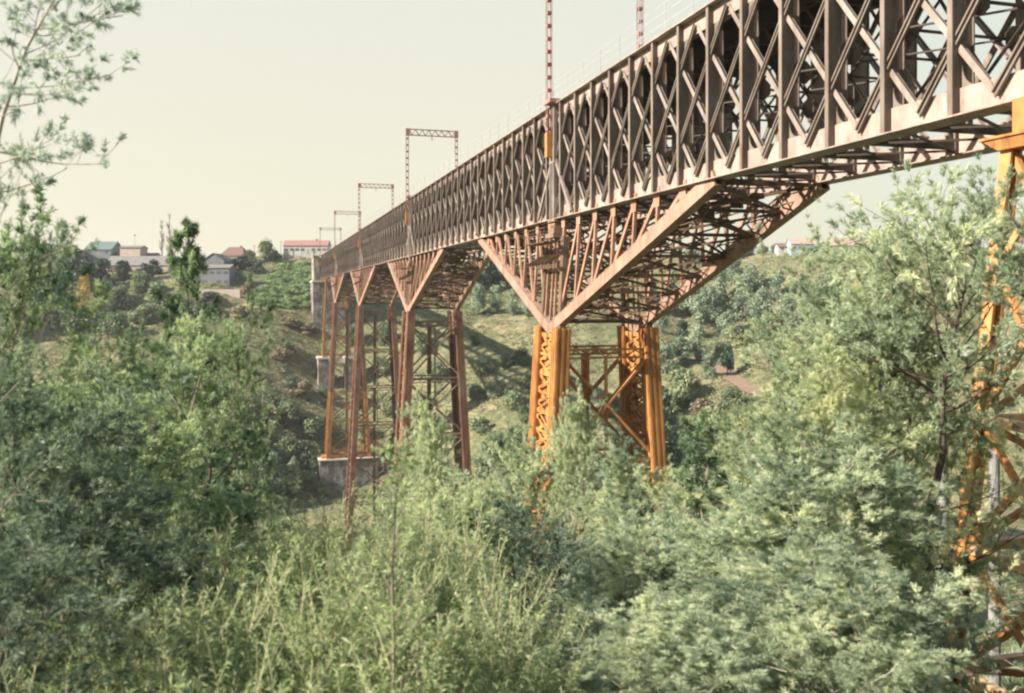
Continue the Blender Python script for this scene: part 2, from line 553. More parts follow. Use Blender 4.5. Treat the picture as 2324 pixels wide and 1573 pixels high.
# pier panels: inverted V over every tower and at the two intermediate piers
for n in range(0, 4):
    for sg in (1, -1):
        b = MB()
        X = n * SPAN
        for t in (-1, 1):
            b.beam((X + t * .12, sg * 3.46, ZB + 5.0), (X + t * PAN * 1.2, sg * 3.46, ZB + .3), .3, .16, (0, 1, 0))
            b.beam((X + t * .45, sg * 3.50, ZB + .06), (X + t * .45, sg * 3.50, ZT - .1), .18, .3, (0, 1, 0))
            b.beam((X + t * .15, sg * 3.50, ZB + .06), (X + t * .15, sg * 3.50, ZT - .1), .12, .24, (0, 1, 0))
        b.add([(X - .7, sg * 3.6, ZB + 4.4), (X + .7, sg * 3.6, ZB + 4.4), (X + .25, sg * 3.6, ZB + 5.7), (X - .25, sg * 3.6, ZB + 5.7),
               (X - .7, sg * 3.64, ZB + 4.4), (X + .7, sg * 3.64, ZB + 4.4), (X + .25, sg * 3.64, ZB + 5.7), (X - .25, sg * 3.64, ZB + 5.7)],
              [(0, 1, 2, 3), (4, 7, 6, 5), (0, 4, 5, 1), (1, 5, 6, 2), (2, 6, 7, 3), (3, 7, 4, 0)])
        b.build('pier_frame', M['diag'], girder)

# deck with stringers, guard rail, walkway brackets
b = MB()
b.box(X0, X1, -2.83, 2.83, ZT - .62, ZT - .3)
for y in (-1.7, -.6, .6, 1.7): b.box(X0, X1, y - .12, y + .12, ZT - 1.25, ZT - .623)
b.build('deck', M['deck'], girder)
b = MB()
for y in (-.84, .84): b.box(X0, X1, y - .05, y + .05, ZT - .295, ZT - .12)
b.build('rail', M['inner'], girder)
for sg in (1, -1):
    b = MB()
    for i in range(-21, 84):
        X = i * PAN
        b.beam((X, sg * 3.5, ZT), (X, sg * 3.5, ZT + 1.75), .035, .035)
    for z in (.6, 1.2, 1.72):
        b.box(X0, X1, sg * 3.5 - .008, sg * 3.5 + .008, ZT + z, ZT + z + .016)
    b.build('railing', M['wire'], girder)

# cross frames at every post (one mesh each for the near ones)
def cross_mesh():
    b = MB()
    zu, zl = ZT - 1.3, ZB + .7
    zm = (zu + zl) / 2 - .2
    b.box(-.1, .1, -2.7, 2.7, ZT - 1.75, ZT - 1.26)             # floor beam
    b.box(-.09, .09, -2.7, 2.7, ZB + .25, ZB + .6)              # bottom strut
    b.beam((0, -2.7, zm), (0, 2.7, zm), .09, .1)
    for sg in (1, -1):
        b.beam((.02, sg * 2.7, zu - .2), (.02, 0, zm), .085, .1)
        b.beam((.02, sg * 2.7, zl), (.02, 0, zm), .085, .1)
        # arched knee bracket under the floor beam
        pts = [(sg * 2.72, ZT - 1.76), (sg * 1.8, ZT - 1.76)]
        for k in range(1, 6):
            a = k / 5 * math.pi / 2
            pts.append((sg * (1.8 + .92 * math.sin(a)), ZT - 1.76 - 1.3 * (1 - math.cos(a))))
        m = len(pts)
        vs = [(-.03, y, z) for y, z in pts] + [(.03, y, z) for y, z in pts]
        b.add(vs, [tuple(range(m)), tuple(range(2 * m - 1, m - 1, -1))] + [(i, (i + 1) % m, m + (i + 1) % m, m + i) for i in range(m)])
    for yc in (2.5, -2.5):     # octagonal gussets at mid height
        r = .55
        pts = [(yc + r * math.cos(a), zm + r * math.sin(a)) for a in [math.pi / 8 + k * math.pi / 4 for k in range(8)]]
        vs = [(-.05, y, z) for y, z in pts] + [(-.09, y, z) for y, z in pts]
        b.add(vs, [tuple(range(8)), tuple(range(15, 7, -1))] + [(i, (i + 1) % 8, 8 + (i + 1) % 8, 8 + i) for i in range(8)])
    return b
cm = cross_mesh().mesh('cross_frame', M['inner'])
cl = sorted(PX, key=lambda X: camdist(X, 0))
rest = MB()
for i, X in enumerate(cl):
    if i < 100: link('cross_frame', cm, girder, (X, 0, 0))
    else:
        pb = cross_mesh(); rest.add([(v[0] + X, v[1], v[2]) for v in pb.v], pb.f)
tag(rest.build('distant_cross_frames', M['inner'], girder), kind='stuff')

b = MB()      # wind bracing in the bottom and middle planes
for k in range(-21, 83):
    Xa, Xb = (k + .5) * PAN, (k + 1.5) * PAN
    for sg in (1, -1):
        b.beam((Xa, sg * 2.75, ZB + .22), (Xb, -sg * 2.75, ZB + .22 - .02 * (sg > 0)), .09, .09)
        if k % 2 == 0:
            b.beam((Xa, sg * 2.7, ZB + 4.1), (Xb + PAN, -sg * 2.7, ZB + 4.1 + .12 * sg), .08, .07)
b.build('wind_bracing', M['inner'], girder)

# haunches: the inverted triangles over the towers
NH = 7
ZA = -3.05      # apex height
def ay(z): return 3.2 + (4.5 - z) / 18.5
for n in range(0, 4):
    h = empty('haunch', (n * SPAN, 0, 0)); h.parent = girder
    nodes = {}
    for sg in (1, -1):
        a_end = np.array([0, sg * ay(ZA), ZA + .35])
        for t in (1, -1):
            top = np.array([t * 7.5 * PAN, sg * 3.1, ZB - .05])
            b = MB()
            d = a_end - top
            b.beam(top - d * .015, a_end + d * .012, .12, .72, (0, 0, 1), oa=.24)
            b.beam(top - d * .015, a_end + d * .012, .12, .72, (0, 0, 1), oa=-.24)
            b.beam(top - d * .015, a_end + d * .012, .62, .05, (0, 0, 1), ob=.386)
            b.beam(top - d * .015, a_end + d * .012, .62, .05, (0, 0, 1), ob=-.386)
            b.build('arm', M['arm'], h)
            for k in range(0, 8):
                X = (k + .5) * PAN
                f = 1 - X / (7.5 * PAN)
                an = top + d * f
                nodes[t, sg, k] = an
                if k == 7: continue
                s1 = MB()
                tp = np.array([t * X, sg * 3.1, ZB])
                s1.beam(tp, an, .22, .2, (0, 1, 0))
                if k == 0: s1.beam((t * .3, sg * 3.1, ZB), a_end + np.array([t * .5, 0, .3]), .18, .16, (0, 1, 0))
                else:
                    s1.beam(tp, nodes[t, sg, k - 1] + np.array([0, sg * .03, 0]), .26, .16, (0, 1, 0))
                s1.add([(t * X - .35, sg * 3.24, ZB - .75), (t * X + .35, sg * 3.24, ZB - .75), (t * X + .45, sg * 3.24, ZB + .4), (t * X - .45, sg * 3.24, ZB + .4),
                        (t * X - .35, sg * 3.27, ZB - .75), (t * X + .35, sg * 3.27, ZB - .75), (t * X + .45, sg * 3.27, ZB + .4), (t * X - .45, sg * 3.27, ZB + .4)],
                       [(0, 1, 2, 3), (4, 7, 6, 5), (0, 4, 5, 1), (1, 5, 6, 2), (2, 6, 7, 3), (3, 7, 4, 0)])
                s1.build('strut', M['haunch'], h)
    b = MB()
    for t in (1, -1):
        for k in range(0, 8):
            p, q = nodes[t, 1, k].copy(), nodes[t, -1, k].copy()
            dz = np.array([0, 0, .1])
            b.beam(p, q, .15, .2)
            if k < 7:
                p2, q2 = nodes[t, 1, k + 1], nodes[t, -1, k + 1]
                b.beam(p, q2, .14, .15); b.beam(q - dz, p2 - dz, .14, .15)
                pm2, qm2 = (p + p2) / 2, (q + q2) / 2
                for f0 in (0, .5):      # finer lattice strips along both edges
                    for (e0, e1, g0_, g1_) in ((p, p2, q, q2), (q, q2, p, p2)):
                        a0 = e0 + (e1 - e0) * f0; a1 = e0 + (e1 - e0) * (f0 + .5)
                        c0 = g0_ + (g1_ - g0_) * f0; c1 = g0_ + (g1_ - g0_) * (f0 + .5)
                        i0 = a0 + (c0 - a0) * .25; i1 = a1 + (c1 - a1) * .25
                        b.beam(a0 + dz, i1 + dz, .07, .07); b.beam(i0, a1, .07, .07)
                b.beam(p + (q - p) * .25, p2 + (q2 - p2) * .25, .07, .08); b.beam(p + (q - p) * .75, p2 + (q2 - p2) * .75, .07, .08)
                c = (p + q + p2 + q2) / 4
                dv = (p2 - p) / np.linalg.norm(p2 - p) * .55
                e = np.array([0, .55, 0])
                nrm = np.cross(dv, e); nrm = nrm / np.linalg.norm(nrm) * .03
                b.add([c - dv - e * .5 + nrm, c + dv - e * .5 + nrm, c + dv + e * .5 + nrm, c - dv + e * .5 + nrm,
                       c - dv - e * .5 - nrm, c + dv - e * .5 - nrm, c + dv + e * .5 - nrm, c - dv + e * .5 - nrm],
                      [(0, 1, 2, 3), (7, 6, 5, 4), (0, 4, 5, 1), (1, 5, 6, 2), (2, 6, 7, 3), (3, 7, 4, 0)])
                # upright frames between the two sides
                X = t * (k + .5) * PAN
                tp, tq = np.array([X, 3.0, ZB - .1]), np.array([X, -3.0, ZB - .1])
                hh = ZB - p[2]
                m = max(1, int(round(hh / 3.4)))
                for j in range(m):
                    A0, A1 = tp + (p - tp) * j / m, tp + (p - tp) * (j + 1) / m
                    B0, B1 = tq + (q - tq) * j / m, tq + (q - tq) * (j + 1) / m
                    b.beam(A0, B1, .14, .14); b.beam(B0 + dz, A1 + dz, .14, .14)
                    b.beam(A1, B1, .1, .11)
                    cc = (A0 + B1) / 2
                    b.box(cc[0] - .04, cc[0] + .04, cc[1] - .4, cc[1] + .4, cc[2] - .4, cc[2] + .4)
                if k < 6:
                    for f in (.33, .66):
                        pa, pb_ = tp + (p - tp) * f, nodes[t, 1, k + 1] + (np.array([t * (k + 1.5) * PAN, 3.0, ZB]) - nodes[t, 1, k + 1]) * (1 - f)
                        b.beam(pa * [1, .0, 1], pb_ * [1, -.6, 1], .09, .09)
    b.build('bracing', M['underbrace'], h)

# ------------------------------------------------------------------ towers
def leg_section(b, p, q, w, ribs=True):
    b.beam(p, q, w * .5, w * .5, (1, 0, 0))
    if ribs:
        for o in (-w * .36, 0, w * .36):
            b.beam(p, q, w * .16, w, (1, 0, 0), oa=o)
            b.beam(p, q, w, w * .15, (1, 0, 0), ob=o)

def tower(n, s_half, zbase, mats, label, levels, zsplit=None, leg_w=1.22, low=None, base_kind=None, bw=1):
    t = empty('bridge_tower', base + n * SPAN * U + np.array([0, 0, zbase]), ROTZ)
    tag(t, label, 'bridge tower', 'steel towers of the viaduct')
    O = np.array([0, 0, zbase])
    def xx(z): return s_half + (4.5 - z) / 40.0
    def part(name, mb, mat):
        mb.v = [(v[0], v[1], v[2] - zbase) for v in mb.v]
        return mb.build(name, mat, t)
    ztop = 4.4
    head_mat = mats.get('head', mats['leg'])
    zj = -2.6
    for sy in (1, -1):
        for sx in (1, -1):
            segs = [(ztop, zj, head_mat, .45), (zj, zsplit if zsplit else zbase, mats['leg'], 1)]
            if zsplit: segs.append((zsplit, zbase, low['leg'], 1))
            for za_, zb_, mt, k in segs:
                b = MB()
                leg_section(b, (sx * xx(za_), sy * ay(za_), za_), (sx * xx(zb_), sy * ay(zb_), zb_), leg_w * k)
                part('leg', b, mt)
        b = MB()          # lacing between the two legs of a side
        z = zj - .6
        k = 0
        while z > zbase + 1.6:
            z2 = z - 1.5
            o = sy * .3
            for dy in (-.25, .25):
                b.beam((xx(z) * (-1) ** k * .8, sy * ay(z) + dy, z), (xx(z2) * (-1) ** (k + 1) * .8, sy * ay(z2) + dy, z2), .16, .04, (0, 1, 0))
            for dy in (-.3, .3): b.beam((-xx(z), sy * ay(z) + dy, z), (xx(z), sy * ay(z) + dy, z), .05, (.22 if k % 2 else .34) if mats is not rust else .1)
            z = z2; k += 1
        if mats is not rust:      # double lattice sides
            z, k = zj - .5, 0
            while z > zbase + 1.2:
                z2 = z - 1.1
                for dy, par in ((-.32, 0), (-.27, 1), (.27, 0), (.32, 1)):
                    t_ = 1 if (k + par) % 2 else -1
                    b.beam((xx(z) * t_ * .82, sy * ay(z) + dy, z), (-xx(z2) * t_ * .82, sy * ay(z2) + dy, z2), .2, .03, (0, 1, 0))
                z = z2; k += 1
            if sy > 0: b.beam((0, ay(zj - .5), zj - .5), (0, ay(zbase), zbase), 1.75 * s_half, .04, (0, 1, 0))
        else:          # plated sides
            for za_, zb_ in ((zj - .5, (zsplit or zbase)),) + (((zsplit, zbase),) if zsplit else ()):
                b.beam((0, sy * ay(za_) + .12, za_), (0, sy * ay(zb_) + .12, zb_), 2 * s_half, .05, (0, 1, 0))
        part('lacing', b, mats['lacing'])
        b = MB()          # bearing, rocker and inspection platform
        b.box(-1.0, 1.0, sy * 3.3 - .55, sy * 3.3 + .55, ztop + .003, ztop + .35)
        b.box(-.7, .7, sy * 3.3 - .4, sy * 3.3 + .4, ztop + .353, ztop + .75)
        b.tube([(-.55, sy * 3.3, ztop + 1.0), (.55, sy * 3.3, ztop + 1.0)], [.3, .3], 10)
        b.box(-.8, .8, sy * 3.3 - .4, sy * 3.3 + .4, ztop + 1.25, ZB - .003)
        part('bearing', b, M['rustgrey'])
    for sy in (1, -1):
        b = MB()
        b.box(-2.6, 2.6, sy * 4.5 - .6, sy * 4.5 + .6, 3.9, 3.98)
        for z in (4.5, 5.0):
            b.beam((-2.6, sy * 5.1, z), (2.6, sy * 5.1, z), .05, .05)
        for X in (-2.6, -1.3, 0, 1.3, 2.6): b.beam((X, sy * 5.1, 3.9), (X, sy * 5.1, 5.0), .06, .06)
        for j in range(6):
            b.beam((-2.0 + j * .8, sy * 3.7, 3.0), (-2.0 + j * .8, sy * 4.9, 2.3), .12, .25)
        b.box(-2.4, 2.4, sy * 4.0 - .05, sy * 4.0 + .05, 2.0, 2.3)
        part('inspection_platform', b, M['underbrace'])
    lv = [z for z in levels if z > zbase + 2]
    prev = lv[0] + 3.0
    for sx in (1, -1):
        for i, z in enumerate(lv):
            mt = (low if (zsplit and z < zsplit + 1) else mats)['beam']
            b = MB()
            X = sx * xx(z)
            ya = ay(z) - .4
            b.beam((X, -ya, z), (X, ya, z), .42 * bw, .16); b.beam((X, -ya, z - .62), (X, ya, z - .62), .42 * bw, .14)
            for k in range(8):
                y0 = -ya + 2 * ya * k / 8; y1 = -ya + 2 * ya * (k + 1) / 8
                b.beam((X, y0, z - .08 if k % 2 else z - .55), (X, y1, z - .55 if k % 2 else z - .08), .06, .1)
            part('cross_beam', b, mt)
        ends = lv + [zbase]
        for za_, zb_ in zip(ends[:-1], ends[1:]):
            if za_ - zb_ < 2.5: continue
            mt = (low if (zsplit and za_ < zsplit + 1) else mats)['brace']
            for sy in (1, -1):
                b = MB()
                A = (sx * xx(za_), sy * (ay(za_) - .3), za_ - .7)
                B = (sx * xx(zb_), -sy * (ay(zb_) - .3), zb_ + .25)
                for o in (-.2, .2):
                    b.beam(A, B, .15, .24 + .02 * sy, (1, 0, 0), ob=o)
                part('brace', b, mt)
            cz = (za_ + zb_) / 2 - .2
            b = MB()
            b.box(sx * xx(cz) - .14, sx * xx(cz) + .14, -.42, .42, cz - .42, cz + .42)
            b.beam((sx * xx(za_), 0, za_ - .7), (sx * xx(zb_), 0, zb_ + .2), .22 if sx < 0 else .6, .2 if sx < 0 else .4, (1, 0, 0))
            part('centre_post', b, mt)
    return t, part, xx

LV = [-4.25 - 8.55 * k for k in range(12)]
gz = [hz(*(base + n * SPAN * U)[:2]) for n in range(4)]
orange = dict(leg=M['orange'], beam=M['orange'], brace=M['orange'], lacing=M['lacing'], head=M['rustgrey'])
rust = dict(leg=M['rust'], beam=M['rustgrey'], brace=M['rustgrey'], lacing=M['rust'], head=M['rustgrey'])
tower(0, 2.0, gz[0] - .2, orange, 'bright orange tower of four ribbed legs, nearest one standing clear in mid picture', LV)
tower(1, 2.0, gz[1] - .2, rust, 'rusty brown tower next behind the orange one, its foot hidden by pale treetops', LV)
tower(2, 1.9, gz[2] - 1, rust, 'slender dark rust tower third from the camera, reaching down to the gorge floor', LV)
t4, part4, x4 = tower(3, 1.9, -49.6, rust, 'tower rusty above and orange below, standing on a broad dark stone plinth', LV, zsplit=-29.5, low=orange)
b = MB()
b.box(-4.2, 4.2, -8.7, 8.7, -61.5, -50.0)
part4('masonry_base', b, M['stone_dark'])
b = MB(); b.box(-4.5, 4.5, -9.0, 9.0, -49.997, -49.6); part4('coping', b, M['coping'])
b = MB(); b.box(-2.9, 2.9, -8, 8, -49.597, -49.0)
part4('sole_plate', b, M['orange'])

# intermediate piers, one close on the right, one before the far abutment
def side_pier(n, zbase, label, levels, mats, s_half, spl, spy, wleg, capz=4.55, dxy=3.4):
    t = empty('trestle_pier', base + n * SPAN * U + np.array([0, 0, zbase]), ROTZ)
    tag(t, label, 'trestle pier', 'orange trestle piers')
    def part(name, mb, mat):
        mb.v = [(v[0], v[1], v[2] - zbase) for v in mb.v]
        return mb.build(name, mat, t)
    xx = lambda z: s_half + (capz - z) * spl
    yy = lambda z: dxy + (capz - z) * spy
    for sy in (1, -1):
        b = MB()
        w = s_half + .65      # tapered bearing block
        y = sy * dxy
        b.add([(-w, y - .5, capz + .2), (w, y - .5, capz + .2), (w, y + .5, capz + .2), (-w, y + .5, capz + .2),
               (-w + .5, y - .4, capz - .15), (w - .5, y - .4, capz - .15), (w - .5, y + .4, capz - .15), (-w + .5, y + .4, capz - .15)],
              [(0, 1, 2, 3), (7, 6, 5, 4), (0, 4, 5, 1), (1, 5, 6, 2), (2, 6, 7, 3), (3, 7, 4, 0)])
        b.box(-w - .1, w + .1, y - .56, y + .56, capz + .203, capz + .28)
        b.box(-.5, .5, y - .45, y + .45, capz + .283, ZB - .003)
        part('bearing', b, M['orange'])
        for sx in (1, -1):
            b = MB()
            p0, p1 = (sx * xx(capz - .1), sy * yy(capz - .1), capz - .1), (sx * xx(zbase), sy * yy(zbase), zbase)
            for o in (-.5, .5):
                b.beam(p0, p1, wleg * .22, wleg, (1, 0, 0), oa=o * wleg * .8)
            b.beam(p0, p1, wleg * .7, wleg * .12, (1, 0, 0))
            part('leg', b, mats['leg'])
    prev = capz - .2
    for i, z in enumerate(list(levels) + [zbase + .3]):
        for sy in (1, -1):
            if i < len(levels):
                b = MB(); b.beam((-xx(z), sy * yy(z), z), (xx(z), sy * yy(z), z), .26, .3); part('cross_beam', b, mats['beam'])
            b = MB()
            b.beam((-xx(prev), sy * yy(prev), prev), (xx(z), sy * yy(z), z), .16, .2); part('brace', b, mats['brace'])
            b = MB()
            b.beam((xx(prev), sy * (yy(prev) - .06), prev), (-xx(z), sy * (yy(z) - .06), z), .16, .2); part('brace', b, mats['brace2'])
        for sx in (1, -1):
            if i < len(levels):
                b = MB(); b.beam((sx * xx(z), -yy(z), z - .02), (sx * xx(z), yy(z), z - .02), .26, .3); part('cross_beam', b, mats['beam'])
            for sy in (1, -1):
                b = MB(); b.beam((sx * (xx(prev) - .08 * (sy > 0)), -sy * yy(prev), prev), (sx * (xx(z) - .08 * (sy > 0)), sy * yy(z), z), .18, .2); part('brace', b, mats['brace2'])
        prev = z
    return t, part, xx, yy

nA = -.643
zA = hz(*(base + nA * SPAN * U)[:2]) - .5
M['cream'] = steel('sunlit_primer', (.62, .45, .28), (.55, .37, .2), (.42, .17, .05), .56)  # paler copy of the orange for beams, strong sunlight put into its colour
pale = dict(leg=M['orange_pale'], beam=M['cream'], brace=M['orange_pale'], brace2=M['orange'])
side_pier(nA, zA, 'orange and cream trestle pier close by behind the foliage at the right edge', [.7, -3.9, -7.9, -11.8], pale, .95, .075, .07, .42)
orp = dict(leg=M['orange'], beam=M['orange'], brace=M['orange'], brace2=M['orange'])
nB = 3.615
tB, partB, xB, yB = side_pier(nB, -22.0, 'small far orange trestle pier on two pale masonry pedestals before the abutment', [-3, -9.5, -16, -21.2], orp, 1.6, .04, .045, .6)
for sy in (1, -1):
    b = MB()
    b.box(-3.0, 3.0, sy * 4.6 - 1.8, sy * 4.6 + 1.8, -33.5, -22.6)
    partB('pedestal', b, M['stone'])
    b = MB(); b.box(-3.3, 3.3, sy * 4.6 - 2.15, sy * 4.6 + 2.15, -22.597, -22.0); partB('coping', b, M['coping'])

# abutment
ab = empty('stone_abutment', base + 4 * SPAN * U + np.array([0, 0, -14]), ROTZ)
tag(ab, 'tall dark stone abutment with pale lit flank carrying the far end of the girder', 'abutment')
b = MB(); b.box(-1.5, 16, -6.6, 6.6, 0, 18.6); b.build('wall', M['stone_dark'], ab)
b = MB(); b.box(-1.9, 16.3, -6.95, 6.95, 18.603, 19.2); b.build('bearing_shelf', M['coping'], ab)
b = MB()
for sy in (1, -1):
    b.box(1.2, 16, sy * 5.2 - 1.0, sy * 5.2 + 1.0, 19.203, 28.2)
    b.box(.8, 16.2, sy * 5.2 - 1.25, sy * 5.2 + 1.25, 28.203, 28.8)
b.box(1.5, 15.8, -4.195, 4.195, 19.21, 28.0)
b.build('wing_wall', M['stone'], ab)

# near abutment, beside the camera on the right
ab2 = empty('stone_abutment', base - SPAN * U + np.array([0, 0, -8]), ROTZ)

# gantries
def ladder(b, p, q, w, step):
    p, q = np.array(p, float), np.array(q, float)
    d = q - p; L = np.linalg.norm(d)
    for ox in (-w / 2, w / 2):
        for oy in (-w / 2, w / 2):
            o = np.array([ox, oy, 0]) if abs(d[2]) > .5 * L else np.array([ox, 0, oy])
            b.beam(p + o, q + o, .05, .05)
    n = int(L / step)
    for k in range(n + 1):
        c = p + d * (k / n)
        if abs(d[2]) > .5 * L: b.box(c[0] - w / 2, c[0] + w / 2, c[1] - w / 2, c[1] + w / 2, c[2] - .12, c[2] + .12)
GL = ['rust red catenary gantry over the nearest orange tower, its top out of the frame',
      'rust red catenary gantry with a complete latticed beam, standing tallest against the open sky',
      'rust red catenary gantry, third along the bridge, half as tall as the second',
      'small pale red catenary gantry, fourth along the bridge, near the far end',
      'tiny faint catenary gantry above the far stone abutment, last along the bridge']
gsrc = None
for n in range(5):
    g = empty('catenary_gantry', base + n * SPAN * U + np.array([0, 0, ZT]), ROTZ)
    tag(g, GL[n], 'catenary gantry', 'catenary gantries along the bridge')
    if gsrc is None:
        ms = []
        for sy in (1, -1):
            b = MB(); ladder(b, (0, sy * 3.86, -3.9), (0, sy * 3.86, 10.2), .36, .95); ms.append(('post', b.mesh('post', M['gantry'])))
            b = MB()
            b.box(-.26, .26, *sorted((sy * 3.62, sy * 4.12)), -4.1, -2.2)
            ms.append(('foot_bracket', b.mesh('foot_bracket', M['orange'])))
            b = MB(); b.box(-1.1, .5, *sorted((sy * 3.3, sy * 4.15)), .02, .3); ms.append(('foot_plate', b.mesh('foot_plate', M['gantry'])))
        b = MB()
        for z in (9.75, 10.65):
            for x in (-.2, .2): b.beam((x, -4.05, z), (x, 4.05, z), .09, .09)
        for k in range(14):
            y0, y1 = -3.6 + 7.2 * k / 14, -3.6 + 7.2 * (k + 1) / 14
            for x in (-.2, .2):
                b.beam((x, y0, 9.78 if k % 2 else 10.62), (x, y1, 10.62 if k % 2 else 9.78), .05, .07)
        for sy in (1, -1): b.box(-.26, .26, *sorted((sy * 3.5, sy * 4.12)), 9.68, 10.72)
        ms.append(('beam', b.mesh('beam', M['gantry'])))
        b = MB(); b.tube([(0, 0, 9.7), (0, 0, 9.0)], [.06, .06], 6); ms.append(('insulator', b.mesh('insulator', M['gantry'])))
        gsrc = ms
    for nm_, me_ in gsrc: link(nm_, me_, g)
bpy.data.objects.remove(ab2)

# ------------------------------------------------------------------ plants
def unit(v): return v / (np.linalg.norm(v, axis=-1, keepdims=True) + 1e-9)

def blades(rng, O, D, L, W, nb, spread, tone, droop=.15):
    """tufts of nb narrow blades at O pointing about D"""
    n = len(O)
    O = np.repeat(O, nb, 0); D = np.repeat(D, nb, 0); tone = np.repeat(tone, nb)
    d = unit(D + spread * rng.normal(size=(n * nb, 3)))
    ln = L * rng.uniform(.55, 1.25, (n * nb, 1))
    sd = unit(np.cross(d, rng.normal(size=(n * nb, 3))))
    w = W * rng.uniform(.7, 1.3, (n * nb, 1))
    tip = O + d * ln; tip[:, 2] -= droop * ln[:, 0]
    mid = O + d * ln * .5
    V = np.stack([O, mid + sd * w, tip, mid - sd * w], 1)
    return V, np.clip(tone + rng.normal(0, .16, n * nb), 0, 1)

def fronds(rng, O, D, L, npin, tone):
    """feathery twice-divided leaves: paired narrow pinnae along a midrib"""
    n = len(O)
    d = unit(D + .45 * rng.normal(size=(n, 3)))
    sd = unit(np.cross(d, np.array([0, 0, 1.0]) + .5 * rng.normal(size=(n, 3))))
    ln = L * rng.uniform(.6, 1.25, n)
    out, tn = [], []
    for k in range(npin):
        f = (k + .6) / npin
        for s in (1, -1):
            b0 = O + d * (ln * f)[:, None]; b0[:, 2] -= .25 * ln * f * f
            pl = (ln * .42 * (1 - .55 * abs(f - .4)))[:, None]
            pd = unit(sd * s + d * .55 + .12 * rng.normal(size=(n, 3)))
            nw = unit(np.cross(pd, np.cross(d, sd))) * pl * .13
            tip = b0 + pd * pl
            m = b0 + pd * pl * .5
            out.append(np.stack([b0, m + nw, tip, m - nw], 1)); tn.append(np.clip(tone + rng.normal(0, .1, n), 0, 1))
    return np.concatenate(out), np.concatenate(tn)

def curve(p, d, L, up, n=5, wob=.08, rng=None):
    pts = [np.array(p, float)]
    d = unit(np.array(d, float))
    for k in range(n):
        d = unit(d + np.array([0, 0, up / n]) + wob * rng.normal(size=3))
        pts.append(pts[-1] + d * L / n)
    return pts

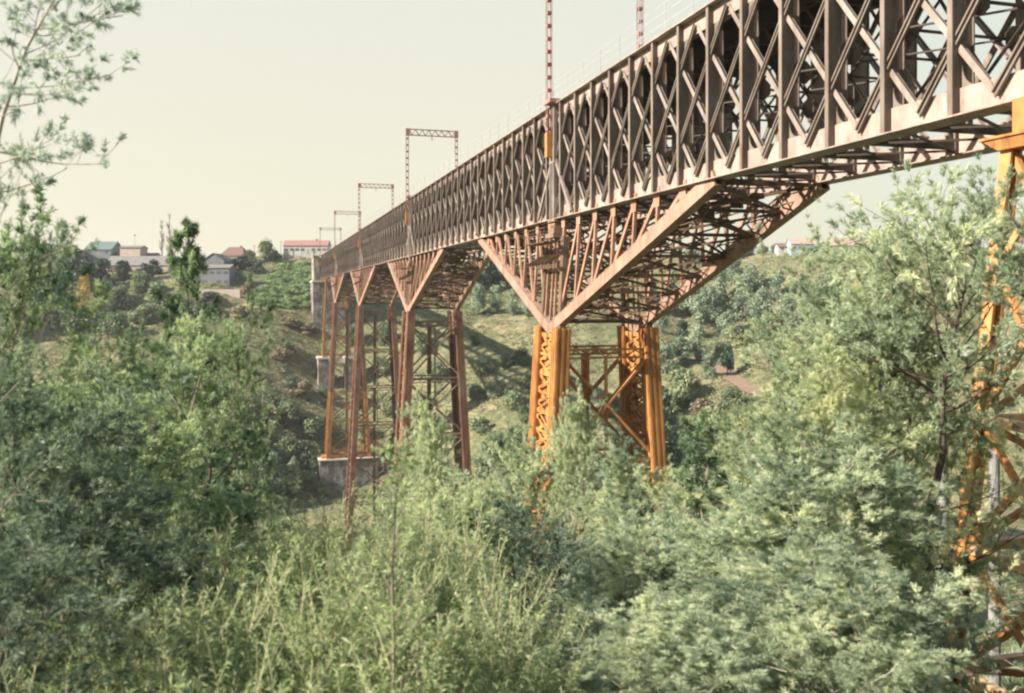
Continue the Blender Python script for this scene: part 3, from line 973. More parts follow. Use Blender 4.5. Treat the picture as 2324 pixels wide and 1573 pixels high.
def make_tree(seed, Ht, spread, prof, n1=24, n2=6, n3=4, bare=.25, el=(15, 55), tuft=(.28, .022, 7, .55), per=6, r0=None, lean=(0, 0),
              up=.35, frond=None, path=None, tside=4, rmin=.012, tonebias=.5, l2=.5, side=None, lead=0, lift=.1):
    """returns (wood MB, leaf quads, tone); heights in metres, base at origin"""
    rng = np.random.RandomState(seed)
    wood = MB()
    r0 = r0 or Ht * .011 + .03
    if path is None:
        pts = [np.zeros(3)]
        nseg = 8
        drift = np.array([lean[0], lean[1]]) / nseg
        for k in range(nseg):
            pts.append(pts[-1] + np.array([drift[0] * Ht + rng.normal() * .018 * Ht, drift[1] * Ht + rng.normal() * .018 * Ht, Ht / nseg]))
    else: pts = [np.array(p, float) for p in path]
    rad = [max(rmin, r0 * (1 - .93 * (k / (len(pts) - 1)))) for k in range(len(pts))]
    wood.tube(pts, rad, 7)
    pts = np.array(pts)
    seg = np.linspace(0, 1, len(pts))
    O, D, T = [], [], []
    az = rng.uniform(0, 6.28)
    for i in range(n1):
        f = bare + (1 - bare) * ((i + .5 + rng.uniform(-.4, .4)) / n1)
        f = min(f, .985)
        p = np.array([np.interp(f, seg, pts[:, c]) for c in range(3)])
        az += 2.4 + rng.uniform(-.5, .5)
        if side is not None and rng.rand() < .75: az = side + rng.uniform(-1.0, 1.0)
        g = (f - bare) / (1 - bare)
        L1 = spread * prof(g) * rng.uniform(.65, 1.2)
        e = R(el[0] + (el[1] - el[0]) * g + rng.uniform(-12, 12))
        d = np.array([math.cos(az) * math.cos(e), math.sin(az) * math.cos(e), math.sin(e)])
        b1 = curve(p, d, L1, up, 5, .10, rng)
        rr = max(rmin, r0 * .42 * (1 - .75 * f))
        wood.tube(b1, [max(rmin * .8, rr * (1 - .85 * k / 5)) for k in range(6)], tside)
        b1 = np.array(b1)
        btone = tonebias + rng.normal(0, .2)
        if i < lead:        # a straight young leader standing out of the crown
            ld = curve(b1[3], np.array([d[0] * .3, d[1] * .3, 1.0]), Ht * rng.uniform(.14, .26), .2, 4, .06, rng)
            wood.tube(ld, [rr * .4, rr * .3, rr * .22, rr * .15, rr * .08], 4)
            ld = np.array(ld)
            for f_ in np.linspace(.25, 1, 14):
                q_ = np.array([np.interp(f_, np.linspace(0, 1, 5), ld[:, c]) for c in range(3)])
                a_ = rng.uniform(0, 6.28)
                d_ = np.array([math.cos(a_) * .8, math.sin(a_) * .8, .7])
                t_ = rng.uniform(0, .5, 3)[:, None]
                O.append(q_ + d_ * t_); D.append(np.repeat(d_[None], 3, 0)); T.append(np.full(3, btone + .1))
        for j in range(n2):
            fj = .25 + .75 * (j + rng.uniform(.2, .9)) / n2
            fj = min(fj, 1)
            q = np.array([np.interp(fj, np.linspace(0, 1, 6), b1[:, c]) for c in range(3)])
            dd = unit(b1[min(5, int(fj * 5) + 1)] - b1[max(0, int(fj * 5) - 1)])
            d2 = unit(dd * .75 + .62 * rng.normal(size=3) + np.array([0, 0, .18]))
            L2 = L1 * l2 * (1.1 - .55 * fj) * rng.uniform(.6, 1.3) + .12 * spread
            b2 = curve(q, d2, L2, up * .8, 3, .14, rng)
            wood.tube(b2, [max(rmin * .6, rr * .35 * (1 - .3 * k)) for k in range(4)], 3)
            b2 = np.array(b2)
            tw = [(b2[-1], unit(b2[-1] - b2[-2]), L2 * .3)]
            for k in range(n3):
                fk = rng.uniform(.2, 1)
                q3 = np.array([np.interp(fk, np.linspace(0, 1, 4), b2[:, c]) for c in range(3)])
                tw.append((q3, unit(unit(b2[-1] - b2[0]) * .6 + .75 * rng.normal(size=3) + np.array([0, 0, .12])), L2 * rng.uniform(.3, .6) + .05 * spread))
            for q3, d3, L3 in tw:
                t = rng.uniform(.05, 1, per)[:, None]
                O.append(q3 + d3 * L3 * t + rng.normal(size=(per, 3)) * .05 * L3)
                D.append(unit(np.repeat(d3[None], per, 0) + np.array([0, 0, lift])))
                T.append(np.full(per, btone + rng.normal(0, .1)))
    O, D, T = np.concatenate(O), np.concatenate(D), np.concatenate(T)
    if frond: V, tn = fronds(rng, O, D, frond[0], frond[1], T)
    else: V, tn = blades(rng, O, D, tuft[0], tuft[1], tuft[2], tuft[3], T)
    return wood, V, tn

def shoot_clump(seed, n=55, h=(1.6, 3.2), rad=1.3, lf=(.17, .013), leaves=46, side=5):
    rng = np.random.RandomState(seed)
    wood = MB(); O, D, T = [], [], []
    for i in range(n):
        a, r = rng.uniform(0, 6.28), rad * math.sqrt(rng.rand())
        p = np.array([r * math.cos(a), r * math.sin(a), 0])
        hh = rng.uniform(*h) * (1 - .25 * r / rad)
        d = np.array([math.cos(a) * .22 * r / rad + rng.normal() * .1, math.sin(a) * .22 * r / rad + rng.normal() * .1, 1])
        c = curve(p, d, hh, .15, 6, .05, rng)
        wood.tube(c, [.014 * (1 - .8 * k / 6) + .003 for k in range(7)], 4)
        c = np.array(c); tn = .5 + rng.normal(0, .15)
        def leafs(cc, m, f0):
            f = rng.uniform(f0, 1, m)
            ss = np.linspace(0, 1, len(cc))
            q = np.stack([np.interp(f, ss, cc[:, k]) for k in range(3)], 1)
            ax = unit(cc[-1] - cc[0])
            out = unit(rng.normal(size=(m, 3)) * [1, 1, .25])
            O.append(q); D.append(unit(out * .75 + ax * .7)); T.append(np.full(m, tn))
        leafs(c, leaves, .25)
        for k in range(side):
            f = rng.uniform(.3, .9)
            q = np.array([np.interp(f, np.linspace(0, 1, 7), c[:, j]) for j in range(3)])
            a2 = rng.uniform(0, 6.28)
            d2 = np.array([math.cos(a2) * .75, math.sin(a2) * .75, .75])
            c2 = curve(q, d2, hh * rng.uniform(.14, .3), .4, 3, .06, rng)
            wood.tube(c2, [.006, .005, .004, .003], 3)
            leafs(np.array(c2), leaves // 3, .1)
    V, tn = blades(rng, np.concatenate(O), np.concatenate(D), lf[0], lf[1], 1, .12, np.concatenate(T), .22)
    return wood, V, tn

def bush_mesh(seed, n=1500, lobes=9, size=1.0, tall=.8, q=.16, gap=.35, cone=0.0, up0=.25):
    """foliage clumped round several lobes, unit radius"""
    rng = np.random.RandomState(seed)
    C, Rr, Tn = [], [], []
    for i in range(lobes):
        a, z = rng.uniform(0, 6.28), rng.uniform(0, 1)
        sh = (1 - cone * z) * math.sqrt(max(.05, 1 - (abs(z - .35) / .75) ** 2))
        r = .62 * sh * math.sqrt(rng.rand())
        C.append([r * math.cos(a), r * math.sin(a), up0 + z * tall * 1.6]); Rr.append(rng.uniform(.16, .46) * (1 - .45 * cone * z)); Tn.append(.5 + rng.normal(0, .2))
    C, Rr, Tn = np.array(C), np.array(Rr), np.array(Tn)
    k = rng.randint(0, lobes, n)
    d = unit(rng.normal(size=(n, 3)))
    O = C[k] + d * (Rr[k] * rng.uniform(.25, 1.35, n) ** .7)[:, None] * np.array([1, 1, .85])
    nrm = unit(d + .75 * rng.normal(size=(n, 3)))
    a = unit(np.cross(nrm, rng.normal(size=(n, 3)))); b_ = np.cross(nrm, a)
    s = (q * rng.uniform(.45, 1.2, n))[:, None]
    V = np.stack([O - a * s, O - b_ * s * .5, O + a * s, O + b_ * s * .6], 1)
    return V, np.clip(Tn[k] + rng.normal(0, .16, n), 0, 1)

def plant(name, loc, wood, leaf, label, cat, group, scale=(1, 1, 1), rz=0.0, crown='crown', stem='trunk'):
    t = empty(name, loc, rz); t.scale = scale
    tag(t, label, cat, group)
    if wood is not None: link(stem, wood, t)
    if leaf is not None: link(crown, leaf, t)
    return t

def finish(nm_, res, wm, lm):
    w, V, tn = res
    return w.mesh(nm_ + '_wood', wm), quad_mesh(nm_ + '_leaves', V, lm, tn), V

round_p = lambda g: .35 + .65 * math.sin(math.pi * min(1, .18 + .8 * g)) * (1 if g < .75 else 1)
def crownp(g): return .45 + .65 * math.sin(math.pi * (.12 + .83 * g))
def spirep(g): return .9 * (1 - g) ** .8 + .15

# ---- near trees: a few variants, then individual copies
ACA = [finish('acacia', make_tree(11 + i, 10, 3.1, crownp, n1=24, n2=7, n3=4, bare=.22, el=(30, 74), lead=16, tuft=(.21, .0075, 17, .40), per=8, lift=.75, lean=(.08 * (i - 1), .05)), M['bark_pale'], M['leaf_acacia']) for i in range(3)]
YEL = [finish('yellow_acacia', make_tree(31 + i, 10, 3.3, crownp, n1=22, n2=6, n3=4, bare=.2, el=(15, 66), lead=8, tuft=(.21, .0085, 16, .42), per=8, lift=.6, lean=(.05, .03)), M['bark_grey'], M['leaf_yellow']) for i in range(2)]
DRK = [finish('wattle', make_tree(51 + i, 10, 2.9, crownp, n1=26, n2=7, n3=4, bare=.25, el=(5, 50), tuft=(.18, .0095, 13, .5), per=8, lift=.3, lean=(.12, 0), up=.2), M['bark_grey'], M['leaf_dark']) for i in range(3)]
OPN = [finish('open_acacia', make_tree(45, 10, 3.3, crownp, n1=17, n2=5, n3=3, bare=.25, el=(15, 62), tuft=(.21, .0085, 14, .42), per=8, lift=.5, lean=(-.05, .03), r0=.17), M['bark_dark'], M['leaf_yellow']), finish('leaning_acacia', make_tree(47, 10, 3.2, crownp, n1=19, n2=6, n3=3, bare=.70, el=(14, 62), tuft=(.21, .0085, 14, .42), per=8, lift=.5, lean=(.28, .03), r0=.2), M['bark_dark'], M['leaf_acacia'])]
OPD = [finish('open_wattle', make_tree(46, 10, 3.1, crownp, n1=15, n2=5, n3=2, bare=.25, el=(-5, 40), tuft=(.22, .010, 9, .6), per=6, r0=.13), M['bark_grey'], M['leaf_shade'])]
DKB = [finish('shade_wattle', make_tree(61 + i, 10, 2.9, crownp, n1=24, n2=6, n3=4, bare=.2, el=(5, 55), tuft=(.18, .0095, 12, .5), per=8, lift=.3), M['bark_dark'], M['leaf_shade']) for i in range(2)]  # darker wattle copies, shade carried by the leaf colour
SPI = [finish('young_wattle', make_tree(71 + i, 10, 1.7, spirep, n1=26, n2=4, n3=2, bare=.18, el=(-5, 45), tuft=(.20, .012, 10, .6), per=8, lean=(.08, 0), up=.3), M['bark_grey'], M['leaf_dark']) for i in range(2)]
SHO = [finish('shoots', shoot_clump(91 + i, n=75, lf=(.095, .0062), leaves=110, side=9), M['stem_pink'], M['leaf_bright']) for i in range(3)]

NEAR_GROUP = 'trees on the near bank'
def near(kind, px, top, d, wk, label, cat='tree', rz=None, name=None):
    """plant a tree at survey direction px, d metres out, reaching survey row `top`"""
    var, k = kind
    wood, leaf, V = var[k % len(var)]
    x = (px - CX) / F * d
    gz_ = hz(x, d) - .15
    zt = (HY - top) / F * d
    h = max(1.0, zt - gz_)
    zmax = np.percentile(V[:, :, 2], 97.5)
    sz = h / zmax
    nm = name or {'tree': 'acacia_tree', 'shrub': 'leafy_shrub'}[cat]
    rng = random.Random(int(px * 7 + top * 3 + d))
    # keep the crown over the chosen direction although the trunk leans
    rz = rng.uniform(0, 6.28) if rz is None else rz
    c = V[:, :, :2].reshape(-1, 2)[V[:, :, 2].reshape(-1) > .55 * zmax].mean(0) * wk
    cr = np.array([c[0] * math.cos(rz) - c[1] * math.sin(rz), c[0] * math.sin(rz) + c[1] * math.cos(rz)])
    loc = (x - cr[0], d - cr[1], hz(x - cr[0], d - cr[1]) - .15)
    sz = (zt - loc[2]) / zmax
    if sz < .9 * wk:          # keep the crown's own proportions: root it a little lower on the bank
        sz = min(.9 * wk, sz * 1.28)
        loc = (loc[0], loc[1], zt - sz * zmax)
    return plant(nm, loc, wood, leaf, label, cat, NEAR_GROUP if cat == 'tree' else 'bright green shrubs in the foreground', (wk, wk, sz), rz)

near((DRK, 0), -15, 500, 13, .7, 'dark feathery wattle massed at the left edge below the arching sapling')
near((DRK, 1), 140, 810, 19, .8, 'mid green wattle right of the dark one at the left edge, below the yellow poplar')
near((DRK, 2), 285, 790, 27, .75, 'open wattle with thin visible stems, left of the tall spire tree')
near((SPI, 0), 425, 528, 27, .95, 'tall slim wattle spire rising highest among the left trees', rz=.2)
near((DRK, 0), 400, 790, 24, .85, 'broad mid green wattle under the tall spire, with pale slanting stems', rz=0.1)
near((DRK, 1), 510, 740, 31, .72, 'light green wattle crown on the right flank of the left tree group')
near((DKB, 0), 90, 900, 10.5, .75, 'shade-darkened green wattle low at the left edge in the near foreground')
near((DRK, 0), 300, 930, 16, .9, 'wattle with drooping sprays in the lower left, before the slanting stems')
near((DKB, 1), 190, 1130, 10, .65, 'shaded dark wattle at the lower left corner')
near((DRK, 2), 440, 1080, 19, .8, 'small wattle of thin upright stems left of the bright shrubs')
near((SPI, 1), 545, 1100, 34, .8, 'narrow young wattle in front of the far slope, right of the left tree group')
near((DKB, 0), 20, 1250, 7.5, .55, 'shade-darkened green bush filling the bottom left corner')

near((ACA, 0), 975, 935, 46, .95, 'pale acacia spire in front of the rusty tower')
near((ACA, 1), 1060, 1120, 38, 1.15, 'grey green acacia crown at the foot of the rusty tower')
near((ACA, 2), 895, 1110, 50, .85, 'pale acacia left of the spire, beside the dark rust tower')
near((ACA, 0), 1300, 925, 40, .72, 'pale feathery acacia in front of the left leg of the orange tower', rz=2)
near((ACA, 1), 1190, 1010, 42, 1.0, 'acacia between the rusty tower and the orange tower', rz=1)
near((ACA, 2), 1440, 1040, 30, .95, 'acacia with pale bare twigs before the right leg of the orange tower')
near((SPI, 1), 1600, 960, 24, .95, 'thin wispy acacia sapling standing right of the orange tower', rz=2)
near((ACA, 0), 1590, 1110, 25, .95, 'pale acacia mass under the wispy sapling')
near((ACA, 1), 750, 1300, 42, .85, 'low acacia top hiding the foot of the dark rust tower')
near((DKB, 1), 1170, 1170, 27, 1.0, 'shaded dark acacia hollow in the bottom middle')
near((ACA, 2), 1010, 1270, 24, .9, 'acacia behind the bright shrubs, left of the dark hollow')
near((DKB, 0), 1290, 1270, 22, .9, 'shade-darkened green acacia below the orange tower')
near((ACA, 1), 1440, 1220, 17, .75, 'acacia with white slanting branch at the bottom centre right', rz=4)
near((ACA, 0), 1200, 1430, 12, .6, 'rounded acacia top at the bottom edge, middle')
near((ACA, 2), 640, 1290, 44, .75, 'yellowish treetop row beneath the stone plinth')

near((OPN, 1), 2150, 400, 20, .92, 'large acacia with dark forking limbs at the right edge, reaching the girder', rz=0)
near((YEL, 1), 1960, 570, 24, .95, 'tall yellow green acacia left of the right edge tree, below the white house', rz=1.2)
near((YEL, 0), 1865, 725, 23, .9, 'yellow green acacia with sunny tufts beside the dirt road')
near((YEL, 1), 1860, 800, 18, .75, 'dense acacia left of the near orange trestle pier', rz=.4)
near((YEL, 0), 1790, 1030, 20, .85, 'acacia lobe in front of the red dirt road', rz=5)
near((ACA, 1), 1900, 1000, 16, .85, 'grey green acacia with fine needles right of centre', rz=.5)
near((ACA, 2), 1820, 1120, 14, .75, 'blue green acacia below the near orange trestle pier', rz=3)
near((ACA, 0), 1680, 1200, 14, .75, 'acacia with pale straight shoots in the lower right', rz=1.2)
near((ACA, 1), 1860, 1260, 11, .65, 'soft grey acacia at the bottom edge right of centre', rz=2)
near((ACA, 2), 1930, 1340, 10, .5, 'feathery acacia tufts in the bottom right corner', rz=0)
near((ACA, 0), 1520, 1400, 10, .55, 'dusky acacia at the bottom edge under the orange tower', rz=5)

SHOT = [(330, 1480, 8, 1), (420, 1400, 9, 1.1), (520, 1330, 10, 1.2), (640, 1290, 10.5, 1.2), (740, 1290, 12, 1.3), (850, 1260, 12, 1.2), (940, 1310, 11, 1.1), (580, 1430, 8, 1), (720, 1400, 8, 1), (860, 1400, 8.2, 1), (960, 1450, 9, .9), (1040, 1400, 12, 1.0), (680, 1300, 15, 1.4), (790, 1300, 16, 1.4), (480, 1290, 14, 1.3), (590, 1300, 17, 1.5), (900, 1225, 19, 1.5)]
adj = ['lowest at the left end of the row', 'second from the left along the bottom', 'spiky one under the slanting stems', 'broad one in the middle left', 'tall one with upright tips', 'tall one right of the middle', 'one beside the dark acacia hollow', 'short one at the bottom edge, left', 'short one at the bottom edge, middle', 'short one at the bottom edge, right', 'one at the bottom edge next to the rounded acacia', 'rightmost one, mixed with grey acacia', 'one farther back with yellow tips', 'highest one at the back of the row', 'one before the dark thin stem', 'pale one under the narrow young wattle', 'farthest one, under the pale acacia spire']
for i, (px, top, d, w) in enumerate(SHOT):
    near((SHO, i), px, top, d, w, 'bright green narrow-leaved shrub, ' + adj[i], 'shrub')

# the arching sapling at the upper left, and the slender dark sapling before the bright shrubs
d0 = 8.0
tp = [P(-260, 1500, 9.0), P(-120, 800, 8.6), P(-40, 470, 8.3), P(8, 260, 8.1), P(60, 110, 8.0), P(125, -5, 7.9), P(230, -130, 7.8)]
b0 = np.array([tp[0][0], tp[0][1], hz(tp[0][0], tp[0][1]) - .1])
w_, V_, tn_ = make_tree(7, 9, .95, lambda g: .9 - .25 * g, n1=24, n2=4, n3=2, bare=.34, el=(-8, 22), tuft=(.075, .0048, 8, .5), per=6, r0=.034,
                        path=[(0, 0, 0)] + [p - b0 for p in tp[1:]], up=.35, rmin=.006, side=-.1, l2=.32)
a_, l_, _ = finish('arching_sapling', (w_, V_, tn_), M['bark_pale'], M['leaf_blue'])
plant('acacia_tree', b0, a_, l_, 'thin arching sapling against the sky at the upper left corner', 'tree', NEAR_GROUP)
x = (890 - CX) / F * 7.5
g0 = hz(x, 7.5) - .1
tp = [np.array([x, 7.5, g0]), P(893, 1500, 7.5), P(890, 1300, 7.5), P(898, 1130, 7.5), P(905, 1060, 7.5)]
w_, V_, tn_ = make_tree(8, 4, .42, lambda g: 1 - .7 * g, n1=26, n2=2, n3=1, bare=.05, el=(20, 50), tuft=(.10, .007, 2, .35), per=4, r0=.022, path=[p - tp[0] for p in tp], up=.3, rmin=.005)
a_, l_, _ = finish('slender_sapling', (w_, V_, tn_), M['bark_grey'], M['leaf_bright'])
plant('acacia_tree', tp[0], a_, l_, 'slender dark-stemmed sapling rising in front of the bright green shrubs', 'tree', NEAR_GROUP)

near((OPD, 0), -25, 320, 9.0, .33, 'sparse feathery sapling at the left edge between the arching sapling and the dark wattle', rz=1)
near((OPN, 1), 1985, 620, 22, .85, 'full feathery acacia crown over a leaning dark trunk, right of the sunny acacias', rz=2.6)
near((OPN, 0), 2050, 540, 23, .85, 'open airy acacia against the sky left of the right edge tree', rz=4.4)
near((YEL, 0), 1910, 900, 20, .7, 'acacia with forked dark limb right of the dirt road', rz=2.2)
# bare pale stems slanting out of the left group
for i, (pa, pb, dd, lab) in enumerate([((325, 1300), (455, 850), 18, 'bare pale stem slanting up through the left trees, longest of the bare stems'),
                                      ((262, 1010), (300, 800), 21, 'bare grey stem showing between the left edge trees and the spire'),
                                      ((440, 1240), (485, 1010), 18, 'dark thin stem right of the long pale slanting stem')]):
    A, B = P(*pa, dd), P(*pb, dd)
    dirn = (B - A); g0 = A - dirn * 0
    k = (A[2] - hz(A[0], A[1])) / max(.1, dirn[2])
    G = A - dirn * k; G[2] = hz(G[0], G[1]) - .3
    mid = (A + B) / 2 + np.array([.08, 0, .1])
    b = MB(); b.tube([G - G, A - G, mid - G, B - G], [.08, .05, .035, .012], 7)
    b.tube([mid - G, mid - G + np.array([.7, .2, .9])], [.025, .008], 5)
    b.tube([mid * .5 + B * .5 - G, mid * .5 + B * .5 - G + np.array([-.5, .1, .7])], [.02, .006], 5)
    o = b.build('bare_tree', M['bark_grey' if i < 2 else 'bark_dark'], None, G, smooth=True)
    tag(o, lab, 'bare tree', 'bare stems among the left trees')

# ---- far vegetation
BUSH = [quad_mesh('bush_leaves', *(lambda r: (r[0], M['leaf_farbush'], r[1]))(bush_mesh(200 + i, 3200, 15, tall=.6, q=.085, up0=.2))) for i in range(4)]
EUC = [quad_mesh('tree_leaves', *(lambda r: (r[0], M['leaf_eucalypt'], r[1]))(bush_mesh(220 + i, 4200, 24, tall=1.15, q=.075, cone=.45, up0=.35))) for i in range(4)]
PIN = [quad_mesh('pine_leaves', *(lambda r: (r[0], M['leaf_pine'], r[1]))(bush_mesh(240 + i, 2600, 18, tall=1.0, q=.11, cone=.3, up0=.4))) for i in range(3)]
DRY = [quad_mesh('dry_leaves', *(lambda r: (r[0], M['leaf_brown'], r[1]))(bush_mesh(260 + i, 2000, 12, tall=.6, q=.11, up0=.3))) for i in range(2)]
BRI = [quad_mesh('bramble_leaves', *(lambda r: (r[0], M['leaf_bramble'], r[1]))(bush_mesh(270 + i, 1700, 9, tall=.5, q=.12, up0=.2))) for i in range(2)]
b = MB()
rng = np.random.RandomState(3)
b.tube([(0, 0, -.4), (.02, .02, .5), (.05, 0, 1.3)], [.075, .055, .02], 6)
for k in range(7):
    a = k * 2.4
    b.tube([(.02, .01, .35 + .1 * k), (.35 * math.cos(a), .35 * math.sin(a), .6 + .12 * k)], [.03, .008], 4)
TRK = b.mesh('trunk', M['bark_grey'])

def far(var, i, px, py, wpx, hpx, label, cat, name, group, loc=None):
    """a plant whose foot shows at survey pixel (px,py), wpx wide and hpx tall there"""
    p = hit(px, py) if loc is None else loc
    d = p[1]
    me_ = var[i % len(var)]
    co = np.empty(len(me_.vertices) * 3, np.float32); me_.vertices.foreach_get('co', co)
    zt = co[2::3].max(); xr = np.abs(co[0::3]).max()
    w = wpx / F * d / 2 / xr; h = hpx / F * d / zt
    return plant(name, p - np.array([0, 0, .15 * h]), TRK, me_, label, cat, group, (w, w, h), random.Random(i * 31 + int(px)).uniform(0, 6.28))

ORD = ['first', 'second', 'third', 'fourth', 'fifth', 'sixth', 'seventh', 'eighth', 'ninth', 'tenth', 'eleventh', 'twelfth', 'thirteenth', 'fourteenth', 'fifteenth', 'sixteenth', 'seventeenth', 'eighteenth', 'nineteenth', 'twentieth', 'twenty-first', 'twenty-second', 'twenty-third', 'twenty-fourth', 'twenty-fifth', 'twenty-sixth']
def row(var, items, label, cat, name, group):
    for i, it in enumerate(sorted(items)):
        lab = label % (ORD[i])
        far(var, i, *it, lab, cat, name, group)

# green-grey trees below the meadow, right of the girder
row(EUC, [(1525, 700, 60, 95), (1570, 640, 70, 85), (1545, 830, 70, 75), (1590, 760, 80, 105), (1630, 700, 75, 110), (1650, 790, 70, 95), (1690, 740, 70, 120), (1730, 770, 80, 130), (1765, 700, 60, 90), (1790, 760, 70, 100), (1840, 740, 70, 90), (1500, 760, 50, 75), (1610, 860, 45, 60), (1665, 650, 60, 75), (1885, 790, 80, 90), (1930, 730, 70, 80), (1555, 720, 70, 90), (1610, 740, 75, 100), (1580, 820, 75, 85), (1705, 690, 65, 90), (1510, 850, 60, 70)],
    'grey green eucalypt on the slope right of the girder, %s from the left', 'tree', 'eucalypt_tree', 'eucalypts below the meadow')
row(PIN, [(1480, 720, 60, 100), (1590, 700, 45, 70), (1650, 850, 40, 75), (1760, 850, 45, 60), (1700, 660, 40, 60), (1550, 790, 45, 70), (1820, 690, 50, 70), (1870, 680, 60, 60)],
    'dark conifer among the eucalypts right of the girder, %s from the left', 'tree', 'conifer_tree', 'dark conifers below the meadow')
row(BUSH, [(1740, 990, 90, 85), (1500, 960, 90, 110), (1545, 920, 80, 100), (1520, 1060, 120, 120), (1610, 1010, 110, 100), (1590, 1120, 130, 110), (1660, 1080, 110, 100), (1690, 960, 60, 50), (1660, 930, 70, 60), (1480, 1100, 80, 130), (1850, 890, 110, 60), (1950, 920, 120, 70), (1770, 860, 60, 40), (1830, 980, 120, 60), (1420, 1050, 80, 80)],
    'bushy dark thicket tree between orange tower and dirt road, %s from the left', 'bush', 'thicket_bush', 'thicket below the dirt road')
row(DRY, [(1600, 960, 80, 60), (1640, 1020, 80, 55), (1700, 1030, 90, 60), (1570, 890, 50, 40)],
    'brownish dry bush in the thicket by the dirt road, %s from the left', 'bush', 'dry_bush', 'dry bushes by the dirt road')
# bluish trees behind the haunches
row(EUC, [(1085, 715, 50, 75), (1125, 712, 45, 70), (1165, 718, 45, 65), (1200, 722, 40, 55)],
    'blue grey tree behind the nearest inverted triangle, %s from the left', 'tree', 'eucalypt_tree', 'trees behind the haunches')
row(PIN, [(1070, 660, 60, 75), (1110, 660, 70, 80), (1150, 655, 70, 85), (1190, 655, 60, 70), (1050, 668, 50, 55), (960, 660, 70, 60), (900, 665, 60, 50)],
    'dark tree on the far rim behind the girder, %s from the left', 'tree', 'conifer_tree', 'dark trees on the far rim')
# bushes dotted over the open slope behind the towers
row(BUSH, [(1075, 790, 32, 36), (1100, 850, 60, 45), (1150, 830, 50, 40), (1180, 830, 55, 50), (1125, 900, 55, 45), (1080, 910, 60, 40), (1165, 930, 70, 50), (1090, 980, 60, 40), (1130, 1030, 80, 60), (1170, 1000, 60, 40), (1200, 880, 50, 40), (1340, 800, 40, 30), (1200, 960, 60, 50), (1160, 1080, 80, 50), (1100, 1080, 70, 45), (1380, 950, 80, 60)],
    'round bush on the grassy slope between rusty and orange towers, %s from the left', 'bush', 'round_bush', 'bushes on the slope between the towers')
row(BUSH, [(800, 780, 50, 50), (880, 780, 60, 60), (860, 850, 60, 50), (960, 800, 50, 50), (990, 860, 60, 45), (960, 930, 60, 40), (880, 940, 60, 60), (810, 930, 50, 50), (830, 1000, 50, 40), (900, 1010, 60, 40)],
    'round bush on the slope seen through the far towers, %s from the left', 'bush', 'round_bush', 'bushes behind the far towers')
row(BUSH, [(655, 805, 34, 36), (655, 880, 50, 30), (600, 930, 70, 50), (650, 960, 90, 60), (700, 990, 80, 55), (590, 1010, 100, 60), (640, 1040, 90, 70), (690, 1060, 90, 65), (570, 1080, 120, 80), (640, 1120, 110, 70), (560, 1160, 120, 80), (690, 1110, 70, 50), (610, 1170, 100, 60), (540, 960, 90, 70), (520, 1040, 100, 80), (728, 1125, 40, 34), (705, 1090, 40, 50), (735, 900, 40, 26)],
    'bush on the far slope left of the abutment and stone plinth, %s from the left', 'bush', 'round_bush', 'bushes left of the abutment')
row(EUC, [(560, 1150, 90, 120), (610, 1130, 100, 110), (665, 1120, 40, 90), (590, 1060, 80, 70)],
    'silvery tree at the gorge edge left of the stone plinth, %s from the left', 'tree', 'eucalypt_tree', 'silvery trees left of the plinth')
row(DRY, [(660, 740, 60, 26), (700, 760, 50, 30), (640, 820, 60, 36), (620, 960, 60, 40), (560, 670, 40, 34), (545, 720, 60, 30), (680, 900, 60, 36)],
    'brownish bush on the far slope left of the abutment, %s from the left', 'bush', 'dry_bush', 'dry bushes left of the abutment')

# trees of the village on the left rim
row(PIN, [(110, 640, 60, 90), (165, 660, 80, 110), (200, 665, 70, 85), (60, 650, 80, 70), (240, 690, 60, 60), (330, 640, 50, 45), (20, 640, 70, 60), (130, 700, 90, 70), (280, 640, 60, 50), (230, 640, 60, 60), (400, 640, 50, 60), (350, 625, 40, 40), (180, 600, 40, 36), (100, 590, 50, 44), (260, 595, 30, 26), (440, 600, 36, 40), (555, 618, 50, 44), (585, 625, 40, 36), (475, 700, 60, 40), (530, 615, 30, 30), (625, 600, 36, 30)],
    'dark bushy tree in the village on the left rim, %s from the left', 'tree', 'village_tree', 'dark village trees')
row(BUSH, [(610, 590, 62, 56), (320, 665, 60, 60), (360, 690, 70, 55), (270, 700, 60, 60), (230, 725, 70, 50), (410, 720, 90, 50), (570, 600, 40, 36), (540, 575, 40, 24), (130, 560, 26, 22), (555, 650, 40, 40), (470, 720, 80, 36), (330, 730, 80, 50), (100, 730, 120, 70), (20, 760, 130, 90), (180, 750, 110, 60), (260, 760, 90, 60)],
    'rounded green tree on the left rim near the houses, %s from the left', 'tree', 'village_tree', 'green village trees')
row(BUSH, [(1730, 572, 40, 40), (1700, 580, 50, 36), (1760, 572, 30, 22), (1870, 572, 50, 26), (1990, 575, 60, 30), (1660, 590, 50, 40), (1840, 574, 30, 14)],
    'small tree on the skyline by the houses at right, %s from the left', 'tree', 'skyline_tree', 'skyline trees at right')
